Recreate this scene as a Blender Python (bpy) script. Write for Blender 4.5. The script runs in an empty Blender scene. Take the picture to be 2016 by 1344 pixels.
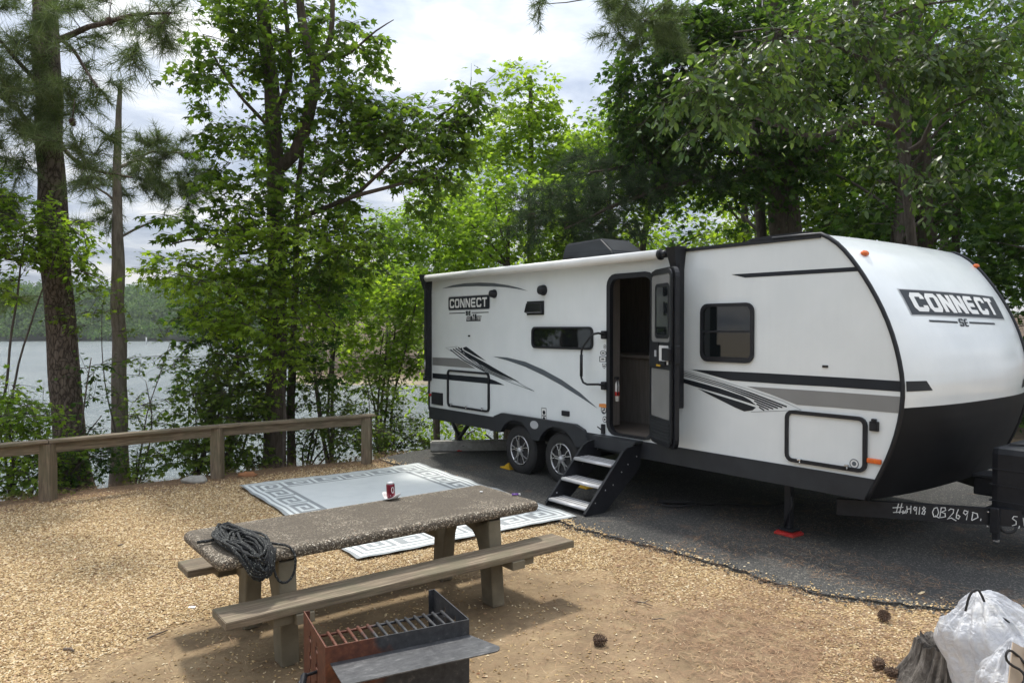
import bpy, bmesh, math, random
import numpy as np
from mathutils import Vector, Matrix, noise as mnoise
R = math.radians
random.seed(7)
# ------------------------------------------------------------------ camera, sky, sun, exposure
sc = bpy.context.scene
CAMZ, FPX, PITCH = 2.06, 1456.0, math.atan((672-645)/1456.0)
cam_d = bpy.data.cameras.new('camera'); cam = bpy.data.objects.new('camera', cam_d)
sc.collection.objects.link(cam); sc.camera = cam
cam_d.sensor_width = 36; cam_d.lens = 36*FPX/2016; cam_d.clip_start = .05; cam_d.clip_end = 3000
cam.location = (0, 0, CAMZ); cam.rotation_euler = (math.pi/2-PITCH, 0, 0)
SUN_EL, SUN_AZ = 64, -16          # elevation; degrees from +Y towards +X
w = bpy.data.worlds.new('World'); sc.world = w; w.use_nodes = True
wn = w.node_tree.nodes; wl = w.node_tree.links
bg = wn['Background']
def wnode(t, **k):
    n = wn.new(t)
    for a, b in k.items(): setattr(n, a, b)
    return n
def math_n(new, link, op, a, b=None, clamp=False):
    m = new('ShaderNodeMath'); m.operation = op; m.use_clamp = clamp
    for i, v in enumerate((a, b)):
        if v is None: continue
        if hasattr(v, 'links'): link(v, m.inputs[i])
        else: m.inputs[i].default_value = v
    return m.outputs[0]
sky = wnode('ShaderNodeTexSky', sky_type='NISHITA', sun_disc=False)
sky.sun_elevation = R(SUN_EL); sky.sun_rotation = R(SUN_AZ); sky.air_density = 1.2; sky.dust_density = 2.0
tc = wnode('ShaderNodeTexCoord')
sep = wnode('ShaderNodeSeparateXYZ'); wl.new(tc.outputs['Generated'], sep.inputs[0])
zc = math_n(wn.new, wl.new, 'MAXIMUM', sep.outputs[2], 0.0)
zd = math_n(wn.new, wl.new, 'ADD', zc, 0.16)
cx = math_n(wn.new, wl.new, 'DIVIDE', sep.outputs[0], zd); cy = math_n(wn.new, wl.new, 'DIVIDE', sep.outputs[1], zd)
cmb = wnode('ShaderNodeCombineXYZ'); wl.new(cx, cmb.inputs[0]); wl.new(cy, cmb.inputs[1])
n1 = wnode('ShaderNodeTexNoise'); n1.inputs['Scale'].default_value = 2.1; n1.inputs['Detail'].default_value = 7; n1.inputs['Roughness'].default_value = .56
n1.inputs['Distortion'].default_value = .25
wl.new(cmb.outputs[0], n1.inputs['Vector'])
n2 = wnode('ShaderNodeTexNoise'); n2.inputs['Scale'].default_value = .45; n2.inputs['Detail'].default_value = 3
wl.new(cmb.outputs[0], n2.inputs['Vector'])
cr = wnode('ShaderNodeValToRGB'); wl.new(n1.outputs[0], cr.inputs[0])
cr.color_ramp.elements[0].position = .38; cr.color_ramp.elements[0].color = (.46, .53, .66, 1)
cr.color_ramp.elements[1].position = .62; cr.color_ramp.elements[1].color = (1.08, 1.075, 1.06, 1)
e = cr.color_ramp.elements.new(.50); e.color = (.70, .76, .86, 1)
cr2 = wnode('ShaderNodeValToRGB'); wl.new(n2.outputs[0], cr2.inputs[0])
cr2.color_ramp.elements[0].position = .3; cr2.color_ramp.elements[0].color = (.85, .87, .9, 1)
cr2.color_ramp.elements[1].position = .7; cr2.color_ramp.elements[1].color = (1.12, 1.1, 1.08, 1)
mx = wnode('ShaderNodeMix', data_type='RGBA', blend_type='MULTIPLY'); mx.inputs[0].default_value = 1
wl.new(cr.outputs[0], mx.inputs[6]); wl.new(cr2.outputs[0], mx.inputs[7])
gr = math_n(wn.new, wl.new, 'MULTIPLY_ADD', zc, 15.5); gr.node.inputs[2].default_value = 6.0   # overcast sky: brighter towards the zenith
vm = wnode('ShaderNodeVectorMath', operation='SCALE'); wl.new(mx.outputs[2], vm.inputs[0]); wl.new(gr, vm.inputs[3])
mk = wnode('ShaderNodeMix', data_type='RGBA'); mk.inputs[0].default_value = .90
wl.new(sky.outputs[0], mk.inputs[6]); wl.new(vm.outputs[0], mk.inputs[7])
wl.new(mk.outputs[2], bg.inputs[0]); bg.inputs[1].default_value = .10
sun_d = bpy.data.lights.new('sun', 'SUN'); sun = bpy.data.objects.new('sun', sun_d); sc.collection.objects.link(sun)
sun_d.energy = 3.3; sun_d.angle = R(5); sun_d.color = (1, .96, .88)
sd = Vector((math.sin(R(SUN_AZ))*math.cos(R(SUN_EL)), math.cos(R(SUN_AZ))*math.cos(R(SUN_EL)), math.sin(R(SUN_EL))))
sun.rotation_euler = sd.to_track_quat('Z', 'Y').to_euler()
sc.view_settings.view_transform = 'Standard'; sc.view_settings.look = 'None'
sc.view_settings.exposure = 0.30; sc.view_settings.gamma = 1
sc.render.engine = 'CYCLES'
sc.cycles.max_bounces = 8; sc.cycles.transparent_max_bounces = 8; sc.cycles.use_denoising = True

# ------------------------------------------------------------------ where a ray of the view meets a plane
cp, sp = math.cos(PITCH), math.sin(PITCH)
def ray(px, py):
    x = (px-1008)/FPX; y = -(py-672)/FPX
    return Vector((x, cp+y*sp, -sp+y*cp))
def on_z(px, py, z=0.0):
    d = ray(px, py); t = (z-CAMZ)/d.z
    return Vector((d.x*t, d.y*t, z))
def at(px, py, Y):
    d = ray(px, py); t = Y/d.y
    return Vector((d.x*t, Y, CAMZ+d.z*t))

# ------------------------------------------------------------------ objects and tags
COL = sc.collection
def link(o, parent=None):
    COL.objects.link(o)
    if parent is not None: o.parent = parent
    return o
def tag(o, label=None, cat=None, group=None, kind=None):
    if label: o['label'] = label
    if cat: o['category'] = cat
    if group: o['group'] = group
    if kind: o['kind'] = kind
    return o
def empty(name, loc=(0, 0, 0), rz=0.0):
    o = bpy.data.objects.new(name, None); o.empty_display_size = .2
    COL.objects.link(o); o.location = loc; o.rotation_euler = (0, 0, rz); return o
def copy_tree(o, parent=None):
    c = o.copy(); COL.objects.link(c); c.parent = parent
    for ch in [x for x in KIDS.get(o.name, [])]:
        copy_tree(ch, c)
    return c
KIDS = {}

class MB:
    """collects faces, becomes ONE mesh object"""
    def __init__(s): s.v = []; s.f = []; s.m = []; s.sm = []; s.mi = 0; s.smooth = False
    def add(s, vs, fs, smooth=None):
        b = len(s.v); s.v += [tuple(p) for p in vs]
        for f in fs:
            s.f.append([b+i for i in f]); s.m.append(s.mi); s.sm.append(s.smooth if smooth is None else smooth)
        return s
    def box(s, c, d, rot=None, bev=0.0):
        bm = bmesh.new(); bmesh.ops.create_cube(bm, size=1)
        bmesh.ops.scale(bm, vec=d, verts=bm.verts)
        if bev: bmesh.ops.bevel(bm, geom=bm.edges[:], offset=bev, segments=2, affect='EDGES', profile=.6)
        M = Matrix.Translation(Vector(c)) @ (rot.to_4x4() if rot is not None else Matrix())
        s.bm(bm, M); return s
    def bm(s, bm, M=None, smooth=None):
        bm.verts.index_update()
        vs = [(M @ v.co) if M is not None else v.co.copy() for v in bm.verts]
        s.add(vs, [[v.index for v in f.verts] for f in bm.faces], smooth); bm.free(); return s
    def tube(s, pts, rad, n=8, caps=True, smooth=True, closed=False):
        P = np.array([tuple(p) for p in pts], float); k = len(P)
        rad = np.broadcast_to(np.asarray(rad, float), (k,))
        V, F = tube_arr(P, rad, n, closed)
        fs = [list(q) for q in F.tolist()]
        if caps and not closed:
            fs.append(list(range(n))[::-1]); fs.append([(k-1)*n+i for i in range(n)])
        return s.add(V.tolist(), fs, smooth)
    def lathe(s, prof, n=20, M=None, smooth=True, caps=True):
        vs = []; fs = []
        for r, z in prof:
            for i in range(n):
                a = 2*math.pi*i/n; p = Vector((r*math.cos(a), r*math.sin(a), z)); vs.append(M @ p if M is not None else p)
        for j in range(len(prof)-1):
            for i in range(n):
                fs.append([j*n+i, j*n+(i+1) % n, (j+1)*n+(i+1) % n, (j+1)*n+i])
        if caps: fs.append(list(range(n))[::-1]); fs.append([(len(prof)-1)*n+i for i in range(n)])
        return s.add(vs, fs, smooth)
    def prism(s, poly, t0, t1, fn, holes=()):
        """poly (and holes) in a plane, extruded from t0 to t1; fn(a, b, t) gives the point"""
        loops = [list(poly)]+[list(h) for h in holes]
        bm = bmesh.new(); es = []
        idx = []
        for lp in loops:
            vs = [bm.verts.new((p[0], p[1], 0)) for p in lp]
            for i in range(len(vs)): es.append(bm.edges.new((vs[i], vs[(i+1) % len(vs)])))
            idx.append(vs)
        bmesh.ops.triangle_fill(bm, use_beauty=True, use_dissolve=False, edges=es)
        bm.verts.index_update()
        pts = [(v.co.x, v.co.y) for v in bm.verts]; n = len(pts)
        tris = [[v.index for v in f.verts] for f in bm.faces]
        V = [fn(a, b, t1) for a, b in pts]+[fn(a, b, t0) for a, b in pts]
        fs = []
        for t in tris: fs.append(t); fs.append([i+n for i in t][::-1])
        for vs in idx:
            ii = [v.index for v in vs]
            for i in range(len(ii)):
                a, b = ii[i], ii[(i+1) % len(ii)]; fs.append([a, b, b+n, a+n])
        bm.free()
        return s.add(V, fs)
    def build(s, name, mat, parent=None, fix=True):
        me = bpy.data.meshes.new(name); me.from_pydata(s.v, [], s.f); me.update()
        mats = mat if isinstance(mat, (list, tuple)) else [mat]
        for m in mats: me.materials.append(m)
        me.polygons.foreach_set('material_index', s.m); me.polygons.foreach_set('use_smooth', s.sm)
        if fix:
            bm = bmesh.new(); bm.from_mesh(me); bmesh.ops.recalc_face_normals(bm, faces=bm.faces[:]); bm.to_mesh(me); bm.free()
        o = bpy.data.objects.new(name, me); link(o, parent)
        if parent is not None: KIDS.setdefault(parent.name, []).append(o)
        return o

def tube_arr(P, rad, n, closed=False):
    k = len(P)
    if closed: T = np.roll(P, -1, 0)-np.roll(P, 1, 0)
    else:
        T = np.empty_like(P); T[1:-1] = P[2:]-P[:-2]; T[0] = P[1]-P[0]; T[-1] = P[-1]-P[-2]
    T /= np.linalg.norm(T, axis=1)[:, None]+1e-12
    ref = np.array((0, 0, 1.)) if abs(T[0][2]) < .9 else np.array((1., 0, 0))
    N = np.empty_like(P); u = np.cross(T[0], ref); u /= np.linalg.norm(u); N[0] = u
    for i in range(1, k):
        u = N[i-1]-T[i]*N[i-1].dot(T[i]); l = math.sqrt(u.dot(u)); N[i] = u/l if l > 1e-6 else N[i-1]
    B = np.cross(T, N); a = np.arange(n)*2*math.pi/n
    V = P[:, None]+rad[:, None, None]*(np.cos(a)[None, :, None]*N[:, None]+np.sin(a)[None, :, None]*B[:, None])
    V = V.reshape(-1, 3); i = np.arange(n); j = (i+1) % n
    kk = k if closed else k-1
    r0 = (np.arange(kk)*n)[:, None]; r1 = ((np.arange(kk)+1) % k*n)[:, None]
    F = np.stack([r0+i, r0+j, r1+j, r1+i], -1).reshape(-1, 4)
    return V, F

def mesh_np(name, V, F, mat, parent=None, smooth=False):
    """V (n,3); F (m,k) faces of one size"""
    me = bpy.data.meshes.new(name); m, k = F.shape
    me.vertices.add(len(V)); me.vertices.foreach_set('co', np.ascontiguousarray(V, np.float32).ravel())
    me.loops.add(m*k); me.loops.foreach_set('vertex_index', np.ascontiguousarray(F, np.int32).ravel())
    me.polygons.add(m); me.polygons.foreach_set('loop_start', np.arange(0, m*k, k, dtype=np.int32))
    me.polygons.foreach_set('loop_total', np.full(m, k, np.int32))
    me.polygons.foreach_set('use_smooth', np.full(m, smooth))
    me.materials.append(mat); me.update(calc_edges=True)
    o = bpy.data.objects.new(name, me); link(o, parent)
    if parent is not None: KIDS.setdefault(parent.name, []).append(o)
    return o

# ------------------------------------------------------------------ materials
def new_mat(name):
    m = bpy.data.materials.new(name); m.use_nodes = True
    return m, m.node_tree.nodes, m.node_tree.links, m.node_tree.nodes['Principled BSDF']
def ramp(n, l, src, stops):
    r = n.new('ShaderNodeValToRGB'); l.new(src, r.inputs[0])
    while len(r.color_ramp.elements) < len(stops): r.color_ramp.elements.new(.5)
    for e, (p, c) in zip(r.color_ramp.elements, stops):
        e.position = p; e.color = (c[0], c[1], c[2], 1)
    return r.outputs[0]
def noise(n, l, vec, scale, detail=4, rough=.55, dist=0):
    t = n.new('ShaderNodeTexNoise'); t.inputs['Scale'].default_value = scale; t.inputs['Detail'].default_value = detail
    t.inputs['Roughness'].default_value = rough; t.inputs['Distortion'].default_value = dist
    l.new(vec, t.inputs['Vector']); return t.outputs[0]
def mixc(n, l, f, a, b, blend='MIX'):
    m = n.new('ShaderNodeMix'); m.data_type = 'RGBA'; m.blend_type = blend
    for s, v in ((0, f), (6, a), (7, b)):
        if hasattr(v, 'links'): l.new(v, m.inputs[s])
        elif s: m.inputs[s].default_value = (*v, 1)
        else: m.inputs[s].default_value = v
    return m.outputs[2]
def mapping(n, l, scale=(1, 1, 1), rot=(0, 0, 0)):
    t = n.new('ShaderNodeTexCoord'); m = n.new('ShaderNodeMapping'); l.new(t.outputs['Object'], m.inputs[0])
    m.inputs['Scale'].default_value = scale; m.inputs['Rotation'].default_value = rot; return m.outputs[0]
def bump(n, l, b, h, strength, dist=.01, prev=None):
    u = n.new('ShaderNodeBump'); u.inputs['Strength'].default_value = strength; u.inputs['Distance'].default_value = dist
    l.new(h, u.inputs['Height'])
    if prev is not None: l.new(prev, u.inputs['Normal'])
    l.new(u.outputs[0], b.inputs['Normal']); return u.outputs[0]
def simple(name, c1, c2=None, rough=.5, metal=0, scale=8, bs=.0, stretch=(1, 1, 1), rvar=.1, spec=.5, stops=(.35, .65), detail=4):
    m, n, l, b = new_mat(name); c2 = c2 or tuple(x*.8 for x in c1)
    v = mapping(n, l, stretch); f = noise(n, l, v, scale, detail)
    l.new(ramp(n, l, f, [(stops[0], c1), (stops[1], c2)]), b.inputs['Base Color'])
    r = n.new('ShaderNodeMapRange'); l.new(f, r.inputs[0]); r.inputs[3].default_value = max(.02, rough-rvar); r.inputs[4].default_value = min(1, rough+rvar)
    l.new(r.outputs[0], b.inputs['Roughness']); b.inputs['Metallic'].default_value = metal
    b.inputs['Specular IOR Level'].default_value = spec
    if bs: bump(n, l, b, noise(n, l, v, scale*3, 5), bs)
    return m
M = {}
M['black_plastic'] = simple('black_plastic', (.009, .010, .013), (.015, .016, .020), .45, scale=20, bs=.05, spec=.35)
M['black_gloss'] = simple('black_gloss', (.012, .013, .016), (.02, .021, .024), .14, scale=5)
M['skirt_grey'] = simple('skirt_grey', (.020, .022, .026), (.030, .033, .037), .5, scale=4, bs=.03, spec=.35)
M['black_matte'] = simple('black_matte', (.004, .0045, .006), (.008, .009, .011), .55, scale=3, spec=.25)
M['panel_grey'] = simple('panel_grey', (.17, .17, .165), (.21, .21, .205), .5, scale=3)
M['decal_black'] = simple('decal_black', (.010, .013, .018), (.014, .018, .024), .4, scale=3, spec=.3)
M['decal_grey'] = simple('decal_grey', (.20, .20, .195), (.22, .22, .215), .35, scale=3)
M['decal_slate'] = simple('decal_slate', (.085, .10, .115), (.10, .115, .13), .35, scale=3)
M['decal_white'] = simple('decal_white', (.72, .72, .70), (.66, .66, .65), .4, scale=3)
M['decal_silver'] = simple('decal_silver', (.36, .37, .38), (.42, .43, .44), .4, scale=3)
M['awning_white'] = simple('awning_white', (.74, .74, .73), (.66, .66, .64), .55, scale=3, bs=.05)
M['interior_wood'] = simple('interior_wood', (.20, .18, .165), (.28, .25, .225), .55, scale=6, stretch=(6, 6, .5))
M['interior_counter'] = simple('interior_counter', (.30, .27, .24), (.24, .21, .19), .4, scale=6)
M['interior_floor'] = simple('interior_floor', (.13, .11, .09), (.17, .14, .12), .5, scale=5, stretch=(1, 8, 1))
M['rubber'] = simple('rubber', (.013, .013, .014), (.021, .020, .020), .75, scale=12, bs=.1)
M['machined'] = simple('machined', (.62, .62, .63), (.5, .5, .51), .28, metal=.9, scale=10)
M['alum'] = simple('alum', (.58, .58, .59), (.46, .46, .47), .45, metal=.35, scale=8)
M['red_block'] = simple('red_block', (.50, .03, .02), (.38, .02, .02), .5, scale=10)
M['yellow_block'] = simple('yellow_block', (.6, .36, .02), (.5, .3, .02), .5, scale=10)
M['amber'] = simple('amber', (.75, .16, .02), (.6, .11, .02), .15, scale=30, bs=.3)
M['red_lens'] = simple('red_lens', (.4, .02, .02), (.3, .02, .02), .2, scale=30)
M['chalk'] = simple('chalk', (.75, .75, .74), (.5, .5, .5), .8, scale=60)
M['orange_mark'] = simple('orange_mark', (.65, .25, .06), (.55, .2, .05), .5, scale=10)
# ------------------------------------------------------------------ travel trailer
PHI = math.atan2(1110, FPX)
wv = Vector((math.sin(PHI), -math.cos(PHI), 0))            # along the side, towards the nose
qv = Vector((math.cos(PHI), math.sin(PHI), 0))             # across, away from the camp
DS = 6.34
d0 = ray(846, 800); t0 = DS/(qv.dot(d0)); RV0 = Vector((d0.x*t0, d0.y*t0, 0))
RVROT = math.atan2(wv.y, wv.x)
def side(px, py, q=0.0):
    d = ray(px, py); t = (DS+q)/qv.dot(d); P = Vector((0, 0, CAMZ))+d*t
    return ((P-RV0).dot(wv), P.z)
def to_rv(P):
    P = Vector(P)-RV0; return (P.dot(wv), P.dot(qv), P.z)
def Z1(x, y, q=0): return side(820+x/2.2407, 440+y/2.2407, q)
def Z2(x, y, q=0): return side(1120+x/3.537, 520+y/3.537, q)
def Z3(x, y, q=0): return side(1320+x/2.036, 440+y/2.036, q)
def Z7(x, y, q=0): return side(820+x/4.2, 540+y/4.2, q)
def Z8(x, y, q=0): return side(1320+x/6.3, 700+y/6.3, q)
sidefn = lambda a, b, t: (a, -t, b)           # t = how far the face stands proud of the side

# paint: gelcoat white with faint waviness, road dirt low down
m, n, l, b = new_mat('gelcoat'); v = mapping(n, l)
f = noise(n, l, v, 1.6, 5, .6); f2 = noise(n, l, mapping(n, l, (9, 9, .5)), 2.2, 4)
c = ramp(n, l, f, [(.3, (.66, .695, .705)), (.7, (.74, .77, .775))])
c = mixc(n, l, .03, c, ramp(n, l, f2, [(.42, (.50, .485, .45)), (.58, (.72, .72, .71))]))
l.new(c, b.inputs['Base Color']); b.inputs['Roughness'].default_value = .20; b.inputs['Coat Weight'].default_value = .25; b.inputs['Coat Roughness'].default_value = .12
bump(n, l, b, noise(n, l, v, 1.1, 2), .25, .02)
M['gelcoat'] = m
m, n, l, b = new_mat('window_glass'); b.inputs['Base Color'].default_value = (.006, .008, .009, 1); b.inputs['Roughness'].default_value = .03
b.inputs['Specular IOR Level'].default_value = .7; bump(n, l, b, noise(n, l, mapping(n, l), 2.5, 2), .08, .01)
M['glass'] = m

rv = empty('travel_trailer', RV0, RVROT)
tag(rv, 'white travel trailer with black swoosh graphics on the asphalt pad, its door open', 'trailer')
WID = 2.80; ZB = .755; ZT = Z3(600, 45)[1]
sF, _ = Z3(604, 40)
prof3 = [(640, 52), (668, 75), (700, 110), (726, 141), (750, 175), (775, 212), (800, 250), (826, 297), (850, 345), (871, 392), (890, 440), (907, 500), (920, 560), (928, 605), (933, 650), (934, 695), (929, 745), (919, 800), (905, 850), (889, 900), (870, 950), (846, 996), (820, 1040), (800, 1078), (785, 1108)]
prof = [(sF, ZT)]+[Z3(*p) for p in prof3]
# smooth the traced nose line
pa = np.array(prof); 
for _ in range(3):
    pa[1:-1] = .25*pa[:-2]+.5*pa[1:-1]+.25*pa[2:]
prof = [tuple(p) for p in pa]
ZK = prof[-1][1]                     # bottom of the skirt
# side wall with the doorway cut out
dl, dr = Z2(292, 600)[0], Z2(292, 600)[0]+.66
dz0, dz1 = .80, Z2(330, 100)[1]
def rrect(a0, b0, a1, b1, r, n=5):
    out = []
    for cx_, cy_, s0 in ((a1-r, b1-r, 0), (a0+r, b1-r, 90), (a0+r, b0+r, 180), (a1-r, b0+r, 270)):
        for i in range(n+1):
            t = R(s0+90*i/n); out.append((cx_+r*math.cos(t), cy_+r*math.sin(t)))
    return out
front = [p for p in prof if p[1] > ZB]
sb = np.interp(-ZB, [-p[1] for p in prof], [p[0] for p in prof])
wall = [(0, ZB), (sb, ZB)]+front[::-1]+[(.05, ZT), (.012, ZT-.05), (0, ZT-.12)]
wl_ = MB(); wl_.prism(wall, -.03, 0, sidefn, holes=[rrect(dl, dz0, dr, dz1, .11)])
wl_.build('side_wall', M['gelcoat'], rv)
# shell: roof, back, far side, floor
sh = MB()
ring = [(0, ZB), (0, ZT-.12), (.012, ZT-.05), (.05, ZT), (sF, ZT)]
for i in range(len(ring)-1):
    a, c = ring[i], ring[i+1]
    sh.add([(a[0], .02, a[1]), (a[0], WID, a[1]), (c[0], WID, c[1]), (c[0], .02, c[1])], [(0, 1, 2, 3)])
farw = [(p[0], WID, p[1]) for p in wall]
sh.add(farw, [list(range(len(farw)))])
sh.build('body_shell', M['gelcoat'], rv)
fl = MB(); fl.box((3.7, WID/2, .72), (7.3, WID-.1, .05)); fl.build('floor_pan', M['black_plastic'], rv)
# nose cap, gently bowed across its width
arc = [0]
for i in range(1, len(prof)): arc.append(arc[-1]+math.dist(prof[i], prof[i-1]))
AL = arc[-1]
def cap(q, a, off=0.0):
    def P(q, a):
        s = np.interp(a, arc, [p[0] for p in prof]); z = np.interp(a, arc, [p[1] for p in prof])
        e = abs(2*q/WID-1); k = 1-e**2.6
        wgt = min(1, a/(.5*AL)); bz = .14*k*wgt
        return Vector((s+bz*.97, q, z+.018*k*(1-wgt)))
    p = P(q, a)
    if off:
        n_ = (P(q+.01, a)-P(q-.01, a)).cross(P(q, min(AL, a+.01))-P(q, max(0, a-.01))).normalized()
        if n_.x < 0: n_ = -n_
        p = p+n_*off
    return p
NQ, NA = 40, 60
def capz(q):                          # the white ends and black begins, dipping a little at the corners
    e = abs(2*q/WID-1); return ZSPLIT+.0*e
ZSPLIT = Z3(940, 741)[1]
a_split = np.interp(-ZSPLIT, [-p[1] for p in prof], arc)
for nm, a0, a1, mt in (('nose_cap', 0, a_split, 'gelcoat'), ('nose_lower', a_split, AL, 'black_matte')):
    V = []; F = []
    for i in range(NA+1):
        for j in range(NQ+1): V.append(cap(WID*j/NQ, a0+(a1-a0)*i/NA))
    for i in range(NA):
        for j in range(NQ):
            p = i*(NQ+1)+j; F.append((p, p+1, p+NQ+2, p+NQ+1))
    MB().add(V, F, True).build(nm, M[mt], rv)
# trim along the nose edges
for q in (-.004, WID+.004):
    t = MB(); V = []
    pts = [(sF-.5, ZT+.004), (sF-.2, ZT+.004)]+prof
    P3 = [Vector((p[0]+.004, q, p[1]+.004)) for p in pts]
    t.tube([p for p in P3], .020, 8); t.build('edge_trim', M['black_plastic'], rv)
t = MB(); t.box((sF/2, -.008, ZT-.012), (sF, .018, .035)); t.box((-.006, -.006, (ZT+ZB)/2-.05), (.03, .022, ZT-ZB)); t.build('roof_trim', M['black_plastic'], rv)
t = MB()
sA = sF-.42
t.prism([(sA-.38, ZT+.01), (sA-.33, ZT+.03), (sA-.1, ZT+.045), (sA+.28, ZT+.045), (sA+.36, ZT+.025), (sA+.38, ZT+.01)], -.28, .0, sidefn)
t.build('roof_cap', M['black_plastic'], rv)
# skirt with arches over the two wheels
WR = .345
ws = [Z1(459, 1005, -.0)[0], Z1(621, 1046, 0)[0]]
ws[0] = (ws[0]+ws[1])/2-.44; ws[1] = ws[0]+.88
AR = .415; zc_ = WR+.01
bot = [(0.0, ZK)]
def arch(cxs, a0, a1, k=10): return [(cxs+AR*math.cos(R(a0+(a1-a0)*i/k)), zc_+AR*math.sin(R(a0+(a1-a0)*i/k))) for i in range(k+1)]
th = math.degrees(math.asin((ZK-zc_)/AR)); mid = math.degrees(math.acos(.37/AR))
bot += arch(ws[0], 180-th, mid)+arch(ws[1], 180-mid, th)
bot += [(prof[-1][0], ZK)]
top_ = [p for p in prof if p[1] <= ZB][:-1]
top = [(sb, ZB), (0, ZB)]
sk = MB(); sk.prism(bot+top_[::-1]+top, -.02, .014, sidefn); sk.build('skirt', M['skirt_grey'], rv)
sk = MB(); sk.prism([(prof[-1][0]-.01, ZK), (sb, ZB), (0, ZB), (0, ZK)], -WID-.01, -WID+.02, sidefn)
sk.build('far_skirt', M['skirt_grey'], rv)
# fender flare
fz = ZB+.085
fo = [(ws[0]-.62, ZB-.05), (ws[0]-.50, ZB+.03), (ws[0]-.34, fz), (ws[1]+.34, fz), (ws[1]+.50, ZB+.03), (ws[1]+.66, ZK)]
fi = [(ws[1]+AR, ZK+.0)]+arch(ws[1], th, 180-mid)+arch(ws[0], mid, 180-th)+[(ws[0]-.62, ZK)]
fd = MB(); fd.prism(fo+fi, -.01, .055, sidefn); fd.build('fender', M['skirt_grey'], rv)
bd = MB(); bx, bz_ = (ws[0]+ws[1])/2-.02, ZB-.0
bd.prism([(bx+.085*math.cos(2*math.pi*i/20), bz_-.005+.055*math.sin(2*math.pi*i/20)) for i in range(20)], .055, .060, sidefn)
bdo = bd.build('fender_emblem', M['decal_silver'], rv)
# chassis rails, axles, tongue
ch = MB()
for q in (.45, WID-.45): ch.box((3.6, q, .60), (7.2, .07, .18))
for s in ws: ch.tube([(s, .2, WR), (s, WID-.2, WR)], .04, 8)
ch.box((ws[0]-.1, WID/2, .45), (.5, .5, .08))
ch.tube([(3.9, .5, .55), (4.6, .7, .42), (5.3, .6, .5)], .03, 8); ch.box((5.3, 1.3, .52), (.9, .8, .18)); ch.box((2.1, 1.1, .5), (1.1, .9, .22))
ch.build('chassis', M['black_matte'], rv)
# tongue: two rails meeting at the coupler
A0 = Vector((prof[-1][0]-.35, .14, .42)); c_ = WID/2
A1 = Vector((A0.x+1.72, c_-.03, .42))
tg = MB()
def beam(mb, a, b_, w_, h_):
    d = (b_-a); L = d.length; u = d.normalized(); s_ = Vector((0, 0, 1)).cross(u).normalized(); up = u.cross(s_)
    r = Matrix((u, s_, up)).transposed(); mb.box((a+b_)/2, (L, w_, h_), r)
    return u, s_
bu, bs_ = beam(tg, A0, A1, .05, .145)
beam(tg, Vector((A0.x, WID-.14, .42)), Vector((A1.x, c_+.03, .42)), .05, .145)
tg.box((A0.x+.95, c_, .42), (.05, 1.1, .10)); tg.box((A0.x+1.8, c_, .44), (.34, .12, .10), None, .02)
tg.build('tongue', M['black_plastic'], rv)
# ---- strokes and letters
def ribbon(path, wd, closed=False):
    """mitred ribbon outline: returns list of (left, right) points"""
    P = [Vector((p[0], p[1])) for p in path]; n = len(P); out = []
    for i in range(n):
        a = P[(i-1) % n] if (closed or i > 0) else None; c = P[(i+1) % n] if (closed or i < n-1) else None
        d1 = (P[i]-a).normalized() if a is not None else None; d2 = (c-P[i]).normalized() if c is not None else None
        if d1 is None: d1 = d2
        if d2 is None: d2 = d1
        nn = Vector((-d1.y-d2.y, d1.x+d2.x)); 
        if nn.length < 1e-6: nn = Vector((-d1.y, d1.x))
        nn.normalize(); k = max(.45, nn.dot(Vector((-d1.y, d1.x))))
        wh = (wd[i] if hasattr(wd, '__len__') else wd)/2/k
        out.append((P[i]+nn*wh, P[i]-nn*wh))
    return out
def add_ribbon(mb, path, wd, fn, t, closed=False):
    rb = ribbon(path, wd, closed); V = []; F = []
    for a, c in rb: V += [fn(a.x, a.y, t), fn(c.x, c.y, t)]
    n = len(rb)
    for i in range(n if closed else n-1):
        j = (i+1) % n; F.append((2*i, 2*i+1, 2*j+1, 2*j))
    mb.add(V, F)
ch_ = .16
GL = {
 'C': ([[(1, .72), (1, 1-.1), (.9, 1), (ch_, 1), (0, 1-ch_), (0, ch_), (ch_, 0), (.9, 0), (1, .1), (1, .28)]],),
 'O': ([[(ch_, 1), (1-ch_, 1), (1, 1-ch_), (1, ch_), (1-ch_, 0), (ch_, 0), (0, ch_), (0, 1-ch_)]], True),
 'N': ([[(0, -.11), (0, 1), (.12, 1), (.88, 0), (1, 0), (1, 1.11)]],),
 'E': ([[(1.08, 1), (ch_, 1), (0, 1-ch_), (0, ch_), (ch_, 0), (1.08, 0)], [(0.1, .5), (1, .5)]],),
 'T': ([[(-.12, 1), (1.12, 1)], [(.5, .9), (.5, -.11)]],),
 'S': ([[(1, .78), (1, 1-.08), (.92, 1), (.08, 1), (0, .92), (0, .58), (.08, .5), (.92, .5), (1, .42), (1, .08), (.92, 0), (.08, 0), (0, .08), (0, .22)]],),
 'K': ([[(0, -.11), (0, 1.11)], [(1, 1.11), (.12, .5), (1, -.11)]],),
 'Z': ([[(0, 1), (1, 1), (0, 0), (1, 0)]],),
 '1': ([[(.2, .8), (.5, 1), (.5, -.1)]],),
 '9': ([[(1, .5), (.1, .5), (0, .6), (0, .9), (.1, 1), (.9, 1), (1, .9), (1, .1), (.9, 0), (0, 0)]],),
 '7': ([[(0, 1), (1, 1), (.4, -.1)]],),
 '2': ([[(0, .8), (0, 1), (1, 1), (1, .5), (0, .5), (0, 0), (1, 0)]],),
 '.': ([[(.2, 0), (.45, 0)]],),
}
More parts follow.
